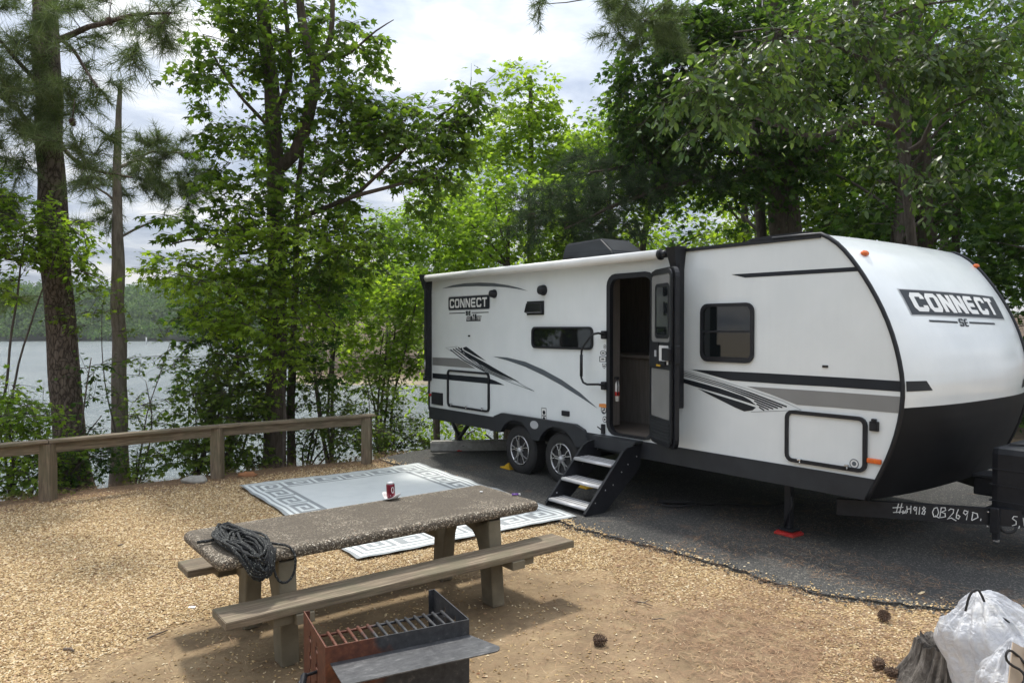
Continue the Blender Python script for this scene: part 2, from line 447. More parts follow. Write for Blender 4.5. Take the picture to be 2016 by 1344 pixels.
def letters(mb, text, fn, x0, y0, h, lw, gap, sw, t, slant=0.0):
    """text in a box: fn(a, b, t); letter body lw x h, stroke sw (in metres)"""
    x = x0; tt = t
    for c in text:
        if c != ' ':
            g = GL[c]; closed = len(g) > 1
            ww = lw-sw; hh = h-sw
            for path in g[0]:
                pp = [(x+sw/2+p[0]*ww+slant*(p[1]*hh), y0+sw/2+p[1]*hh) for p in path]
                add_ribbon(mb, pp, sw, fn, tt, closed); tt += .00025
        x += lw*(.5 if c in '. ' else 1)+gap
    return x
def decal(name, polys, mat, t=.003, label=None):
    mb = MB()
    for p in polys: mb.prism(p, .0004, t, sidefn)
    o = mb.build(name, M[mat], rv); 
    if label: o['label'] = label
    return o
def zz(fn, pts): return [fn(*p) for p in pts]
# rear graphics
decal('arc_stripe', [zz(Z7, [(210, 118), (300, 90), (400, 74), (520, 68), (640, 72), (760, 90), (850, 112), (922, 138), (840, 121), (740, 107), (620, 100), (500, 98), (400, 101), (300, 108)])], 'decal_slate')
decal('arc_stripe', [zz(Z1, [(338, 586), (400, 590), (480, 609), (560, 644), (640, 688), (720, 744), (797, 813), (720, 763), (640, 713), (560, 669), (480, 631), (400, 603)])], 'decal_slate')
decal('grey_band', [zz(Z7, [(133, 685), (345, 694), (410, 728), (490, 778), (133, 749)])], 'decal_grey')
decal('black_band', [zz(Z7, [(133, 815), (585, 853), (655, 880), (727, 915), (600, 904), (133, 858)])], 'decal_black')
decal('swoosh', [zz(Z7, [(385, 606), (412, 597), (470, 638), (575, 716), (480, 672), (392, 622)]),
                 zz(Z7, [(366, 612), (376, 604), (384, 640), (400, 655), (372, 640)]),
                 zz(Z7, [(390, 632), (470, 676), (580, 736), (700, 806), (850, 889), (700, 832), (560, 762), (440, 692), (400, 660)])], 'decal_black')
sw = MB()
for k, (x0, y0) in enumerate(((282, 622), (303, 616), (324, 610), (345, 604))):
    pth = [(x0, y0), (x0+60, y0+48-k*2), (x0+110+k*4, y0+88), (560-6*k, 800-13*k), (700, 857-9*k), (785+12*k, 880-2*k)]
    add_ribbon(sw, zz(Z7, pth), [.022, .02, .016, .012, .010, .003], sidefn, .003+k*.0002)
sw.build('swoosh_lines', M['decal_black'], rv)
sw = MB()
add_ribbon(sw, zz(Z7, [(340, 596), (242, 606), (300, 640), (420, 718), (590, 812), (780, 893), (975, 964)]), .006, sidefn, .0045)
add_ribbon(sw, zz(Z7, [(800, 868), (880, 915), (975, 964)]), .005, sidefn, .0049)
sw.build('outline_strip', M['decal_slate'], rv)
# front graphics
decal('roof_band', [zz(Z3, [(245, 204), (742, 174), (753, 191), (300, 217)])], 'decal_black')
decal('black_band', [zz(Z8, [(260, 170), (520, 185), (1100, 212), (2016, 263)])+[Z3(927, 631), Z3(932, 674)]+zz(Z8, [(2016, 386), (1400, 352), (740, 305)])], 'decal_black')
decal('grey_band', [zz(Z8, [(950, 378), (1400, 408), (2016, 448)])+[Z3(931, 694), Z3(922, 760)]+zz(Z8, [(2016, 640), (1570, 608), (1250, 480)])], 'decal_grey')
decal('swoosh', [zz(Z8, [(150, 280), (300, 318), (600, 400), (900, 502), (985, 548), (1062, 612), (900, 560), (600, 466), (300, 380), (150, 330)]),
                 zz(Z8, [(340, 405), (600, 492), (900, 585), (1062, 640), (1020, 675), (918, 690), (800, 640), (600, 540), (450, 465)])], 'decal_black')
sw = MB()
for k in range(6):
    e_ = (1445-56*k, 632+9*k)
    if k < 3: pth = [(150, 200+20*k), (640, 340+22*k), (1000, 463+27*k), e_]; wd_ = [.005, .009, .015, .015]
    else: pth = [(1010+30*(k-2), 463+27*k+.375*(10+30*(k-2))), e_]; wd_ = [.013, .014]
    add_ribbon(sw, zz(Z8, pth), wd_, sidefn, .003+k*.0002)
sw.build('swoosh_lines', M['decal_black'], rv)
sw = MB(); add_ribbon(sw, zz(Z8, [(150, 180), (500, 270), (1000, 425), (1400, 562), (1625, 670), (1400, 682), (1000, 696)]), .004, sidefn, .0045)
sw.build('outline_strip', M['decal_slate'], rv)
# badge on the side
(a0, b1), (a1, b0) = Z7(266, 190), Z7(606, 284)
b1 = (Z7(266, 190)[1]+Z7(606, 170)[1])/2; b0 = (Z7(268, 296)[1]+Z7(606, 284)[1])/2
def badge(mbn, pw, ph):
    pass
def rr(a0, b0, a1, b1, r): return rrect(a0, b0, a1, b1, r, 4)
decal('name_badge_rim', [rr(a0-.012, b0-.012, a1+.012, b1+.012, .04)], 'decal_silver', .0025)
bo = decal('name_badge', [rr(a0, b0, a1, b1, .035)], 'decal_black', .0035)
lt = MB(); W_ = a1-a0; H_ = b1-b0
lw = (W_*.93)/7; letters(lt, 'CONNECT', sidefn, a0+W_*.035, b0+H_*.15, H_*.70, lw*.86, lw*.14, .030, .0045)
lt.build('badge_lettering', M['decal_white'], rv)
lt = MB()
p, q_ = Z7(408, 340), Z7(450, 302); letters(lt, 'SE', sidefn, p[0], p[1], q_[1]-p[1], (q_[0]-p[0])*.46, (q_[0]-p[0])*.08, .020, .003)
add_ribbon(lt, [Z7(272, 322), Z7(402, 319)], .014, sidefn, .0031); add_ribbon(lt, [Z7(458, 317), Z7(598, 313)], .014, sidefn, .0031)
lt.build('model_lettering', M['decal_black'], rv)
decal('year_badge', [zz(Z7, [(418, 346), (538, 342), (530, 386), (412, 389)]), zz(Z7, [(461, 329), (496, 327), (494, 345), (459, 346)])], 'decal_black', .003)
lt = MB()
p = Z7(421, 378); letters(lt, 'EST.', sidefn, p[0], p[1], .052, .026, .006, .008, .004); lt.build('badge_word', M['decal_white'], rv)
lt = MB(); p = Z7(500, 376); letters(lt, '1972', sidefn, p[0]-.008, p[1], .052, .026, .006, .008, .004); lt.build('badge_year', M['decal_white'], rv)
lt = MB(); p = Z7(463, 361); letters(lt, 'KZ', sidefn, p[0], p[1], .075, .034, .006, .011, .005)
add_ribbon(lt, [Z7(463, 372), Z7(487, 371)], .006, sidefn, .006)
lt.build('badge_monogram', M['decal_white'], rv)

# ---- hatches: black rounded frames with white doors
def hatch(name, a0, b0, a1, b1, r, fw, latches):
    f = MB(); f.prism(rr(a0, b0, a1, b1, r), .002, .028, sidefn, holes=[rr(a0+fw, b0+fw, a1-fw, b1-fw, max(.01, r-fw))])
    o = f.build(name, M['black_plastic'], rv)
    d = MB(); d.prism(rr(a0+fw-.002, b0+fw-.002, a1-fw+.002, b1-fw+.002, max(.01, r-fw)), .004, .010, sidefn)
    for (x, y) in latches:
        lt_ = MB(); lt_.box((x, -.030, y), (.035, .02, .02), None, .004); lt_.tube([(x, -.02, y), (x+.012, -.045, y-.03)], .006, 6)
        lt_.build('latch', M['machined'], o)
    return o, d
p0, p1 = Z7(262, 1092), Z7(608, 795)
ha, hd = hatch('baggage_door', p0[0], Z7(430, 1115)[1], p1[0], Z7(430, 798)[1], .07, .030, [(Z7(298, 1068)), (Z7(422, 1092)), (Z7(555, 1105))])
# body stripe runs on across it, so its skin is a plain rim only
p0, p1 = Z3(463, 955), Z3(792, 765)
h2, d2 = hatch('baggage_door', p0[0], Z3(628, 975)[1], p1[0], Z3(628, 760)[1], .075, .034, [Z3(523, 945), Z3(712, 967)])
d2.build('door_skin', M['gelcoat'], h2)
# round badge sticker on the hatch
s_, z_ = Z3(739, 961)
def disc(s_, z_, r, t0=.0005, t1=.003, k=20): return [(s_+r*math.cos(2*math.pi*i/k), z_+r*math.sin(2*math.pi*i/k)) for i in range(k)]
mb = MB(); mb.prism(disc(s_, z_, .042), .010, .013, sidefn, holes=[disc(s_, z_, .034)]); mb.prism(disc(s_, z_, .020), .010, .013, sidefn)
mb.build('round_sticker', M['decal_slate'], rv)
mb = MB(); mb.prism(disc(s_, z_, .034), .010, .0125, sidefn, holes=[disc(s_, z_, .020)]); mb.build('sticker_face', M['decal_white'], rv)
# ---- windows
def window(a0, b0, a1, b1, r, fw, bar):
    f = MB(); f.prism(rr(a0, b0, a1, b1, r), .002, .026, sidefn, holes=[rr(a0+fw, b0+fw, a1-fw, b1-fw, r-fw*.6)])
    if bar:
        zb = b0+(b1-b0)*.52; f.box(((a0+a1)/2, -.016, zb), (a1-a0-fw, .014, .022)); f.box((a0+(a1-a0)*.5, -.018, b0+fw+.012), (a1-a0-2*fw-.02, .010, .018))
    o = f.build('window', M['black_plastic'], rv)
    g = MB(); g.prism(rr(a0+fw-.003, b0+fw-.003, a1-fw+.003, b1-fw+.003, r-fw*.6), .004, .009, sidefn); g.build('pane', M['glass'], o)
window(Z1(512, 500)[0], Z1(640, 553)[1], Z1(781, 500)[0], Z1(640, 455)[1], .07, .026, False)
window(Z3(124, 440)[0], Z3(230, 556)[1], Z3(337, 440)[0], Z3(230, 319)[1], .09, .034, True)
# ---- small fittings on the side
def fit(name, mat, build, label=None):
    mb = MB(); build(mb); o = mb.build(name, M[mat], rv)
    if label: o['label'] = label
    return o
YM = Matrix.Rotation(R(90), 4, 'X')           # lathe axis turned to stand proud of the side
for x, y, r in ((348, 310, .055), (565, 294, .062)):
    s_, z_ = Z1(x-3, y); mm = Matrix.Translation((s_, -.001, z_)) @ YM
    fit('speaker', 'black_plastic', lambda mb: mb.lathe([(r*1.15, 0), (r*1.15, .02), (r, .035), (r*.92, .075), (r*.55, .09), (.004, .094)], 20, mm))
(a0, b1), (a1, b0) = Z1(492, 347), Z1(562, 399)
def hood(mb):
    mb.add([(a0, -.002, b0), (a1, -.002, b0), (a1, -.002, b1), (a0, -.002, b1), (a0+.0, -.07, b0+.03), (a1, -.07, b0+.03), (a1-.02, -.05, b1-.02), (a0+.02, -.05, b1-.02)],
           [(0, 1, 5, 4), (1, 2, 6, 5), (2, 3, 7, 6), (3, 0, 4, 7), (4, 5, 6, 7)])
    mb.box(((a0+a1)/2, -.01, (b0+b1)/2), (a1-a0+.02, .012, b1-b0+.02), None, .003)
fit('hood_vent', 'black_gloss', hood)
(a0, b1), (a1, b0) = Z7(133, 970), Z7(220, 1083)
fit('shower_box', 'black_plastic', lambda mb: mb.box(((a0+a1)/2, -.012, (b0+b1)/2), (a1-a0, .03, b1-b0), None, .008))
s_, z_ = Z7(117, 995); fit('rear_marker_light', 'red_lens', lambda mb: mb.box((s_, -.012, z_), (.05, .026, .045), None, .008))
(a0, b1), (a1, b0) = Z1(645, 823), Z1(676, 850)
fit('outlet_cover', 'black_plastic', lambda mb: mb.box(((a0+a1)/2, -.012, (b0+b1)/2), (a1-a0, .026, b1-b0), None, .006))
s_, z_ = Z7(437, 508); fit('furnace_port', 'black_gloss', lambda mb: mb.box((s_, -.004, z_), (.05, .012, .025), None, .004))
s_, z_ = Z3(621, 572); fit('water_port', 'black_gloss', lambda mb: mb.box((s_, -.004, z_), (.055, .014, .022), None, .005))
(a0, b1), (a1, b0) = Z3(802, 790), Z3(838, 833)
def outl(mb):
    mb.box(((a0+a1)/2, -.014, (b0+b1)/2), (a1-a0, .03, b1-b0), None, .008); mb.box(((a0+a1)/2, -.02, b1+.008), (.04, .03, .03), None, .006)
    mb.prism(disc((a0+a1)/2, (b0+b1)/2, .03), .028, .036, sidefn)
fit('power_inlet', 'black_plastic', outl)
s_, z_ = Z3(819, 951); fit('side_marker_light', 'amber', lambda mb: (mb.box((s_, -.012, z_), (.125, .028, .045), None, .012)))
# stickers by the door
def stick(x, y, rx, ry, kind):
    s_, z_ = Z2(x, y); a = rx/3.537; 
    k = Z2(x+rx, y)[0]-s_; h = z_-Z2(x, y+ry)[1]
    if kind == 'oval': P = [(s_+k*math.cos(2*math.pi*i/18), z_+h*math.sin(2*math.pi*i/18)) for i in range(18)]
    elif kind == 'shield': P = [(s_-k, z_+h), (s_, z_+h*.8), (s_+k, z_+h), (s_+k*.9, z_-h*.2), (s_, z_-h), (s_-k*.9, z_-h*.2)]
    else: P = [(s_-k, z_-h), (s_+k, z_-h), (s_+k, z_+h), (s_-k, z_+h)]
    Q = [(s_+(p[0]-s_)*.72, z_+(p[1]-z_)*.72) for p in P]
    return P, Q, s_, z_, k, h
for x, y, rx, ry, kd in ((250, 574, 9, 17, 'oval'), (240, 618, 23, 18, 'oval'), (237, 661, 25, 20, 'rect'), (246, 709, 14, 19, 'shield'), (243, 1010, 20, 34, 'oval'), (250, 1080, 15, 23, 'oval')):
    P, Q, s_, z_, k, h = stick(x, y, rx, ry, kd)
    rim = MB(); rim.prism(P, .0004, .002, sidefn, holes=[Q]); so_ = rim.build('sticker', M['decal_slate'], rv)
    face = MB(); face.prism(Q, .0004, .0022, sidefn); face.build('sticker_face', M['decal_white'], so_)
    dots = MB()
    if y == 1010: letters(dots, '2', sidefn, s_-.020, z_-.045, .075, .042, 0, .014, .0035)
    else: dots.box((s_, -.003, z_), (k*.8, .0012, h*.5))
    dots.build('sticker_print', M['decal_black'], so_)
ob = MB(); s_, z_ = Z2(241, 985); ob.prism([(s_-.075, z_-.018), (s_+.075, z_-.022), (s_+.07, z_+.022), (s_+.02, z_+.028), (s_-.07, z_+.02)], .003, .006, sidefn); ob.build('orange_emblem', M['orange_mark'], rv)
# warning sticker low on the side
(a0, b1), (a1, b0) = Z7(1036, 1102), Z7(1074, 1221)
mb = MB(); mb.prism([(a0, b0), (a1, b0), (a1, b1), (a0, b1)], .0004, .002, sidefn); mb.build('warning_sticker', M['decal_white'], rv)
mb = MB(); mb.prism(disc((a0+a1)/2, b1-(b1-b0)*.32, .028), .002, .003, sidefn); mb.prism(disc((a0+a1)/2, b0+(b1-b0)*.24, .024), .002, .003, sidefn)
add_ribbon(mb, [(a0, b0), (a1, b0), (a1, b1), (a0, b1)], .007, sidefn, .003, True); mb.box(((a0+a1)/2, -.003, (b0+b1)/2-.01), (a1-a0-.02, .001, .014)); mb.build('sticker_print', M['decal_black'], rv)
# ---- doorway: frame, inside
fr = MB()
fr.prism(rr(dl-.055, dz0-.025, dr+.045, dz1+.055, .14), -.035, .022, sidefn, holes=[rr(dl+.004, dz0+.004, dr-.004, dz1-.004, .11)])
fr.build('door_frame', M['black_plastic'], rv)
it = MB(); it.box(((dl+dr)/2-.4, .9, dz0-.025), (2.6, 1.75, .04)); it.build('cabin_floor', M['interior_floor'], rv)
zc2 = Z2(420, 640, .95)[1]
it = MB()
it.box((dl-.55, 1.25, (dz0+zc2)/2-.02), (2.0, .6, zc2-dz0-.02)); it.box((dl-.75, .25, (dz0+ZT)/2), (.9, .42, ZT-dz0-.05)); 
it.box((dr+.55, .45, (dz0+ZT)/2), (.8, .8, ZT-dz0-.05)); it.box((dl-.6, 1.95, (dz0+ZT)/2), (3.2, .06, ZT-dz0-.05)); it.build('cabin_cabinet', M['interior_wood'], rv)
it = MB(); it.box((dl-.55, 1.23, zc2), (2.06, .68, .045), None, .008); it.build('cabin_counter', M['interior_counter'], rv)
ex = MB(); s_, z_ = Z2(322, 880, .10)
mm = Matrix.Translation((s_+.035, .10, z_-.13))
ex.lathe([(.001, 0), (.026, .01), (.028, .2), (.018, .235), (.010, .25), (.010, .27)], 14, mm); exo = ex.build('fire_extinguisher', M['decal_white'], rv)
mb = MB(); mb.lathe([(.029, .07), (.0295, .071), (.0295, .12), (.029, .121)], 14, mm); mb.build('extinguisher_band', M['red_block'], exo)
mb = MB(); mb.box((s_+.035, .09, z_+.155), (.05, .04, .03), None, .005); mb.tube([(s_+.05, .08, z_+.15), (s_+.075, .07, z_+.05), (s_+.07, .07, z_-.05)], .007, 6); mb.build('extinguisher_valve', M['black_plastic'], exo)
# ---- open entry door, swung past square towards the nose
HG = Vector((dr+.03, -.02, 0)); DA = R(-62.5)        # leaf direction in trailer plan
du = Vector((math.sin(R(62.5)), -math.cos(R(62.5)), 0)); dn = Vector((du.y, -du.x, 0))     # dn = outward face normal when open
dt = HG.x
zb_, zt_ = .785, dz1+.05; LW = .675
def leaf(a, b, t): return Vector((HG.x, HG.y, 0))+du*a+Vector((-du.y, du.x, 0))*(-t)+Vector((0, 0, b))
# which side of the leaf faces the camp: its inner face
tocam = Vector((to_rv((0, 0, 0))[0]-HG.x, to_rv((0, 0, 0))[1]-HG.y, 0))
sgn = 1 if (Vector((du.y, -du.x, 0))).dot(tocam) > 0 else -1
def leaf(a, b, t): return Vector((HG.x, HG.y, 0))+du*a+Vector((du.y, -du.x, 0))*(sgn*t)+Vector((0, 0, b))
dm = MB(); dm.prism(rr(0, zb_, LW, zt_, .10), -.022, .012, leaf); door = dm.build('entry_door', M['gelcoat'], rv)
dm = MB(); dm.prism(rr(-.005, zb_-.005, LW+.012, zt_+.008, .11), -.028, .018, leaf, holes=[rr(.055, zb_+.055, LW-.055, zt_-.05, .07)]); dm.build('door_edge', M['black_plastic'], door)
# screen door frame lying just ahead of the leaf
dm = MB(); dm.prism(rr(.02, zb_+.01, LW-.03, zt_-.01, .10), .030, .048, leaf, holes=[rr(.055, zb_+.30, LW-.075, zb_+.83, .015), rr(.055, zb_+1.12, LW-.075, zt_-.06, .05)])
scr = dm.build('screen_door', M['black_plastic'], rv)
dm = MB(); dm.prism(rr(.052, zb_+.297, LW-.072, zb_+.833, .015), .036, .040, leaf); dm.prism(rr(.052, zb_+1.117, LW-.072, zt_-.057, .05), .036, .040, leaf); dm.build('screen_mesh', M['panel_grey'], scr)
dm = MB(); dm.prism(rr(.17, zb_+1.16, LW-.10, zt_-.16, .05), .0405, .046, leaf, holes=[rr(.205, zb_+1.20, LW-.135, zt_-.20, .04)]); dm.build('door_window_frame', M['black_plastic'], scr)
dm = MB(); dm.prism(rr(.203, zb_+1.198, LW-.133, zt_-.198, .04), .0405, .0435, leaf); dm.build('door_window', M['glass'], scr)
for i in range(6):
    pass
dm = MB()
for i in range(6): dm.prism([(.05, zb_+.06+i*.036), (LW-.07, zb_+.06+i*.036), (LW-.07, zb_+.080+i*.036), (.05, zb_+.080+i*.036)], .049, .054, leaf)
dm.build('kick_panel', M['skirt_grey'], scr)
dm = MB(); dm.prism(rr(LW-.36, zb_+.885, LW-.10, zb_+1.085, .01), .049, .053, leaf); dm.build('latch_opening', M['decal_white'], scr)
dm = MB(); dm.prism(rr(.04, zb_+.85, LW-.36, zb_+1.12, .012), .049, .060, leaf); dm.build('sliding_panel', M['black_plastic'], scr)
dm = MB(); dm.prism(rr(.20, zb_+.96, .26, zb_+1.03, .006), .0605, .063, leaf); dm.build('panel_label', M['decal_silver'], scr)
dm = MB(); dm.prism(rr(.26, zb_+.858, .38, zb_+.878, .004), .0605, .063, leaf); dm.build('yellow_label', M['yellow_block'], scr)
dm = MB(); dm.prism(rr(LW-.20, zb_+.93, LW-.02, zb_+1.06, .01), .054, .085, leaf); dm.prism(rr(LW-.30, zb_+.88, LW-.14, zb_+.92, .01), .054, .080, leaf)
dm.prism(rr(LW+.013, zb_+.90, LW+.05, zb_+1.09, .008), -.02, .03, leaf); dm.build('door_latch', M['black_plastic'], door)
# ---- grab handle
gh = MB()
gp = [Z1(832, 491, -.04), Z1(800, 483, -.12), Z1(780, 487, -.13), Z1(762, 505, -.13), Z1(737, 540, -.13), Z1(728, 562, -.13), Z1(727, 600, -.13), Z1(727, 680, -.13), Z1(735, 700, -.13), Z1(752, 709, -.13), Z1(800, 709, -.12), Z1(832, 714, -.04)]
gq = [-.04, -.11]+[-.13]*8+[-.11, -.04]
gh.tube([(a, q, b) for (a, b), q in zip(gp, gq)], .014, 8)
for yy in (491, 715):
    s_, z_ = Z1(828, yy, -.03); gh.box((s_, -.03, z_), (.07, .06, .10), None, .012)
s_, z_ = gp[6]; gh.tube([(s_, -.13, z_+.06), (s_, -.13, gp[7][1]+.02)], .019, 8)
gh.build('grab_handle', M['black_plastic'], rv)
s_, z_ = Z2(246, 1146); fit('door_holdback', 'black_plastic', lambda mb: (mb.box((s_, -.02, z_), (.05, .03, .12), None, .006), mb.tube([(s_-.01, -.02, z_-.02), (s_-.05, -.07, z_+.03)], .008, 6)))
# ---- awning: roller and two arms
ar = side(833, 552)[0]+.0; sr = side(840, 551, -.11)[0]; zr = side(840, 551, -.11)[1]; s1, z1 = side(1300, 497, -.11)
zr = z1 = (zr+z1)/2
aw = MB(); aw.tube([(sr+.02, -.12, zr), (s1, -.12, z1)], .056, 20); aw.box(((sr+s1)/2, -.03, zr+.05), (s1-sr, .08, .008)); aw.build('awning_roll', M['awning_white'], rv)
aw = MB()
for e0 in (s1, ): aw.tube([(e0, -.12, z1), (e0+.025, -.12, z1)], .062, 18); aw.tube([(e0+.025, -.12, z1), (e0+.10, -.12, z1)], .042, 16)
aw.tube([(sr-.03, -.12, zr), (sr+.02, -.12, zr)], .062, 18)
aw.build('roller_end', M['black_plastic'], rv)
def arm(sx, zt, zb, ww):
    a = MB(); a.box((sx, -.05, (zt+zb)/2), (ww, .09, zt-zb), None, .008); a.box((sx, -.10, (zt+zb)/2+.02), (ww*.6, .03, zt-zb-.12), None, .006)
    a.add([(sx-ww*.55, -.20, zt+.06), (sx+ww*.75, -.20, zt+.06), (sx+ww*.75, .0, zt+.08), (sx-ww*.55, .0, zt+.08), (sx-ww*.35, -.13, zt-.17), (sx+ww*.4, -.13, zt-.17), (sx+ww*.4, .0, zt-.2), (sx-ww*.35, .0, zt-.2)],
          [(0, 1, 2, 3), (4, 5, 1, 0), (5, 6, 2, 1), (7, 4, 0, 3), (6, 7, 3, 2), (7, 6, 5, 4)])
    a.box((sx, -.07, zb+.03), (ww*1.15, .11, .09), None, .01)
    o = a.build('awning_arm', M['black_plastic'], rv)
    b_ = MB(); b_.tube([(sx+ww*.1, -.118, zb+.12), (sx+ww*.1, -.118, zb+.34)], .009, 6); b_.tube([(sx-ww*.2, -.13, zb+.05), (sx+ww*.1, -.13, zb+.05)], .008, 6); b_.build('arm_rod', M['machined'], o)
fa = side(1334, 800, -.05); arm(fa[0], zr, fa[1], .10)
ra = side(845, 748, -.05); arm(ra[0]-.03, zr, ra[1], .085)
# ---- rooftop air conditioner
ac = MB(); a0 = side(1112, 500, 1.0)[0]-.03; a1 = a0+1.12; q0, q1 = .95, 1.65; zt = ZT+.345
zt = side(1150, 474, 1.0)[1]
bz = ZT-.02
ring0 = [(a0, q0, bz), (a1+.0, q0, bz), (a1, q1, bz), (a0, q1, bz)]
P8 = ring0+[(a0+.015, q0+.015, bz+(zt-bz)*.62), (a1-.06, q0+.015, bz+(zt-bz)*.55), (a1-.06, q1-.015, bz+(zt-bz)*.55), (a0+.015, q1-.015, bz+(zt-bz)*.62),
           (a0+.05, q0+.05, zt-.01), (a1-.34, q0+.06, zt+.01), (a1-.34, q1-.06, zt+.01), (a0+.05, q1-.05, zt-.01)]
bm = bmesh.new(); vs = [bm.verts.new(p) for p in P8]
for k in (0, 4):
    for i in range(4): bm.faces.new((vs[k+i], vs[k+(i+1) % 4], vs[k+4+(i+1) % 4], vs[k+4+i]))
bm.faces.new(vs[8:12]); bm.faces.new(vs[0:4])
bmesh.ops.bevel(bm, geom=[e for e in bm.edges if e.verts[0].co.z > bz+.01 or e.verts[1].co.z > bz+.01], offset=.022, segments=3, affect='EDGES')
ac.bm(bm, None, False); aco = ac.build('air_conditioner', M['skirt_grey'], rv)
gv = MB()
for i in range(7): gv.box((a0-.002, (q0+q1)/2, bz+.05+i*.026), (.02, q1-q0-.16, .010))
for i in range(7): gv.box((a0+.13, q0-.001, bz+.045+i*.026), (.20, .02, .010))
gv.build('air_grille', M['rubber'], aco)
# ---- lights and lettering on the nose
GRID = []
for i in range(121):
    for j in range(101):
        q = WID*j/100; a = AL*i/120; GRID.append((q, a))
RVM = Matrix.Translation(RV0) @ Matrix.Rotation(RVROT, 4, 'Z')
def proj(P):
    x, y, z = P[0], P[1], P[2]-CAMZ
    yc = y*cp-z*sp; zc__ = y*sp+z*cp
    return (1008+FPX*x/yc, 672-FPX*zc__/yc)
# (local trailer y runs away from the camp: the empty's +Y)
GP = np.array([proj(RVM @ cap(q, a)) for q, a in GRID])
def cap_at(px, py):
    d = (GP[:, 0]-px)**2+(GP[:, 1]-py)**2; i = int(d.argmin()); q, a = GRID[i]
    for _ in range(12):
        p = proj(RVM @ cap(q, a)); pq = proj(RVM @ cap(q+.01, a)); pa_ = proj(RVM @ cap(q, a+.01))
        J = np.array([[pq[0]-p[0], pa_[0]-p[0]], [pq[1]-p[1], pa_[1]-p[1]]])/.01
        r_ = np.array([px-p[0], py-p[1]])
        try: dd = np.linalg.solve(J, r_)
        except Exception: break
        dd = np.clip(dd, -.1, .1); q = min(WID, max(0, q+dd[0])); a = min(AL, max(0, a+dd[1]))
    return q, a
print('cap silhouettes', proj(RVM @ cap(WID, 0)), proj(RVM @ cap(WID, a_split)), 'want 1904,496')
def Z9(x, y): return 1720+x/6.81, 560+y/6.81
qa = [cap_at(*Z9(*p)) for p in ((333, 68), (1590, 170), (1745, 465), (510, 402))]
def bfn(a, b, t):                   # unit badge box -> nose surface
    top = (qa[0][0]*(1-a)+qa[1][0]*a, qa[0][1]*(1-a)+qa[1][1]*a); botm = (qa[3][0]*(1-a)+qa[2][0]*a, qa[3][1]*(1-a)+qa[2][1]*a)
    return cap(botm[0]*(1-b)+top[0]*b, botm[1]*(1-b)+top[1]*b, t)
def curved_ribbon(mb, path, wd, t, closed=False, asp=1.0, fn=bfn):
    P = list(path)+([path[0]] if closed else []); Q = []
    for i in range(len(P)-1):
        k = max(1, int(math.dist(P[i], P[i+1])/.03))
        for j in range(k): Q.append((P[i][0]+(P[i+1][0]-P[i][0])*j/k, P[i][1]+(P[i+1][1]-P[i][1])*j/k))
    if not closed: Q.append(P[-1])
    Q = [(p[0]*asp, p[1]) for p in Q]
    add_ribbon(mb, Q, wd, lambda a, b, t_: fn(a/asp, b, t_), t, closed)
def grid_patch(mb, a0, b0, a1, b1, t, n=24, m_=8, fn=bfn):
    V = []; F = []
    for j in range(m_+1):
        for i in range(n+1):
            aa = a0+(a1-a0)*i/n; bb = b0+(b1-b0)*j/m_; V.append(fn(aa, bb, t))
    for j in range(m_):
        for i in range(n): p = j*(n+1)+i; F.append((p, p+1, p+n+2, p+n+1))
    mb.add(V, F, True)
mb = MB(); grid_patch(mb, -.008, -.04, 1.008, 1.04, .003); mb.build('name_badge_rim', M['decal_silver'], rv)
mb = MB(); grid_patch(mb, 0, 0, 1, 1, .005); mb.build('name_badge', M['decal_black'], rv)
mb = MB(); ASP = 4.6; tt = .0075
x = .045; lw = .1145; gp_ = .0125
for c in 'CONNECT':
    g = GL[c]; closed = len(g) > 1; sw_ = .17
    for path in g[0]:
        ww = lw*ASP-sw_; hh = .76-sw_
        pp = [((x*ASP+sw_/2+p[0]*ww)/ASP, .12+sw_/2+p[1]*hh) for p in path]
        curved_ribbon(mb, pp, sw_, tt, closed, ASP); tt += .0003
    x += lw+gp_
mb.build('badge_lettering', M['decal_white'], rv)
mb = MB()
for (x0, y0), (x1, y1) in (((742, 488), (1122, 508)), ((1280, 512), (1620, 528))):
    c0, c1 = cap_at(*Z9(x0, y0)), cap_at(*Z9(x1, y1)); V = []; F = []
    for i in range(13):
        q = c0[0]+(c1[0]-c0[0])*i/12; a = c0[1]+(c1[1]-c0[1])*i/12; V += [cap(q, a-.009, .004), cap(q, a+.009, .004)]
        if i: F.append((2*i-2, 2*i, 2*i+1, 2*i-1))
    mb.add(V, F)
c4 = [cap_at(*Z9(*p)) for p in ((1122, 455), (1250, 462), (1285, 567), (1160, 563))]
def sfn(a, b, t):
    top = [c4[0][i]*(1-a)+c4[1][i]*a for i in (0, 1)]; bo_ = [c4[3][i]*(1-a)+c4[2][i]*a for i in (0, 1)]
    return cap(bo_[0]*(1-b)+top[0]*b, bo_[1]*(1-b)+top[1]*b, t)
tt = .004
for k, c in enumerate('SE'):
    for path in GL[c][0]:
        pp = [(.02+k*.52+.08+p[0]*.28, .10+p[1]*.8) for p in path]; add_ribbon(mb, pp, .17, sfn, tt); tt += .0003
mb.build('model_lettering', M['decal_black'], rv)
mb = MB(); V = []; F = []
cs = [cap_at(1320+x/2.036, 440+y/2.036) for x, y in ((943, 632), (1025, 630), (1050, 668), (945, 673))]
for i in range(9):
    a = i/8; t_ = [cs[0][k]*(1-a)+cs[1][k]*a for k in (0, 1)]; b_ = [cs[3][k]*(1-a)+cs[2][k]*a for k in (0, 1)]
    V += [cap(t_[0], t_[1], .004), cap(b_[0], b_[1], .004)]
    if i: F.append((2*i-2, 2*i, 2*i+1, 2*i-1))
mb.add(V, F); mb.build('nose_band', M['decal_black'], rv)
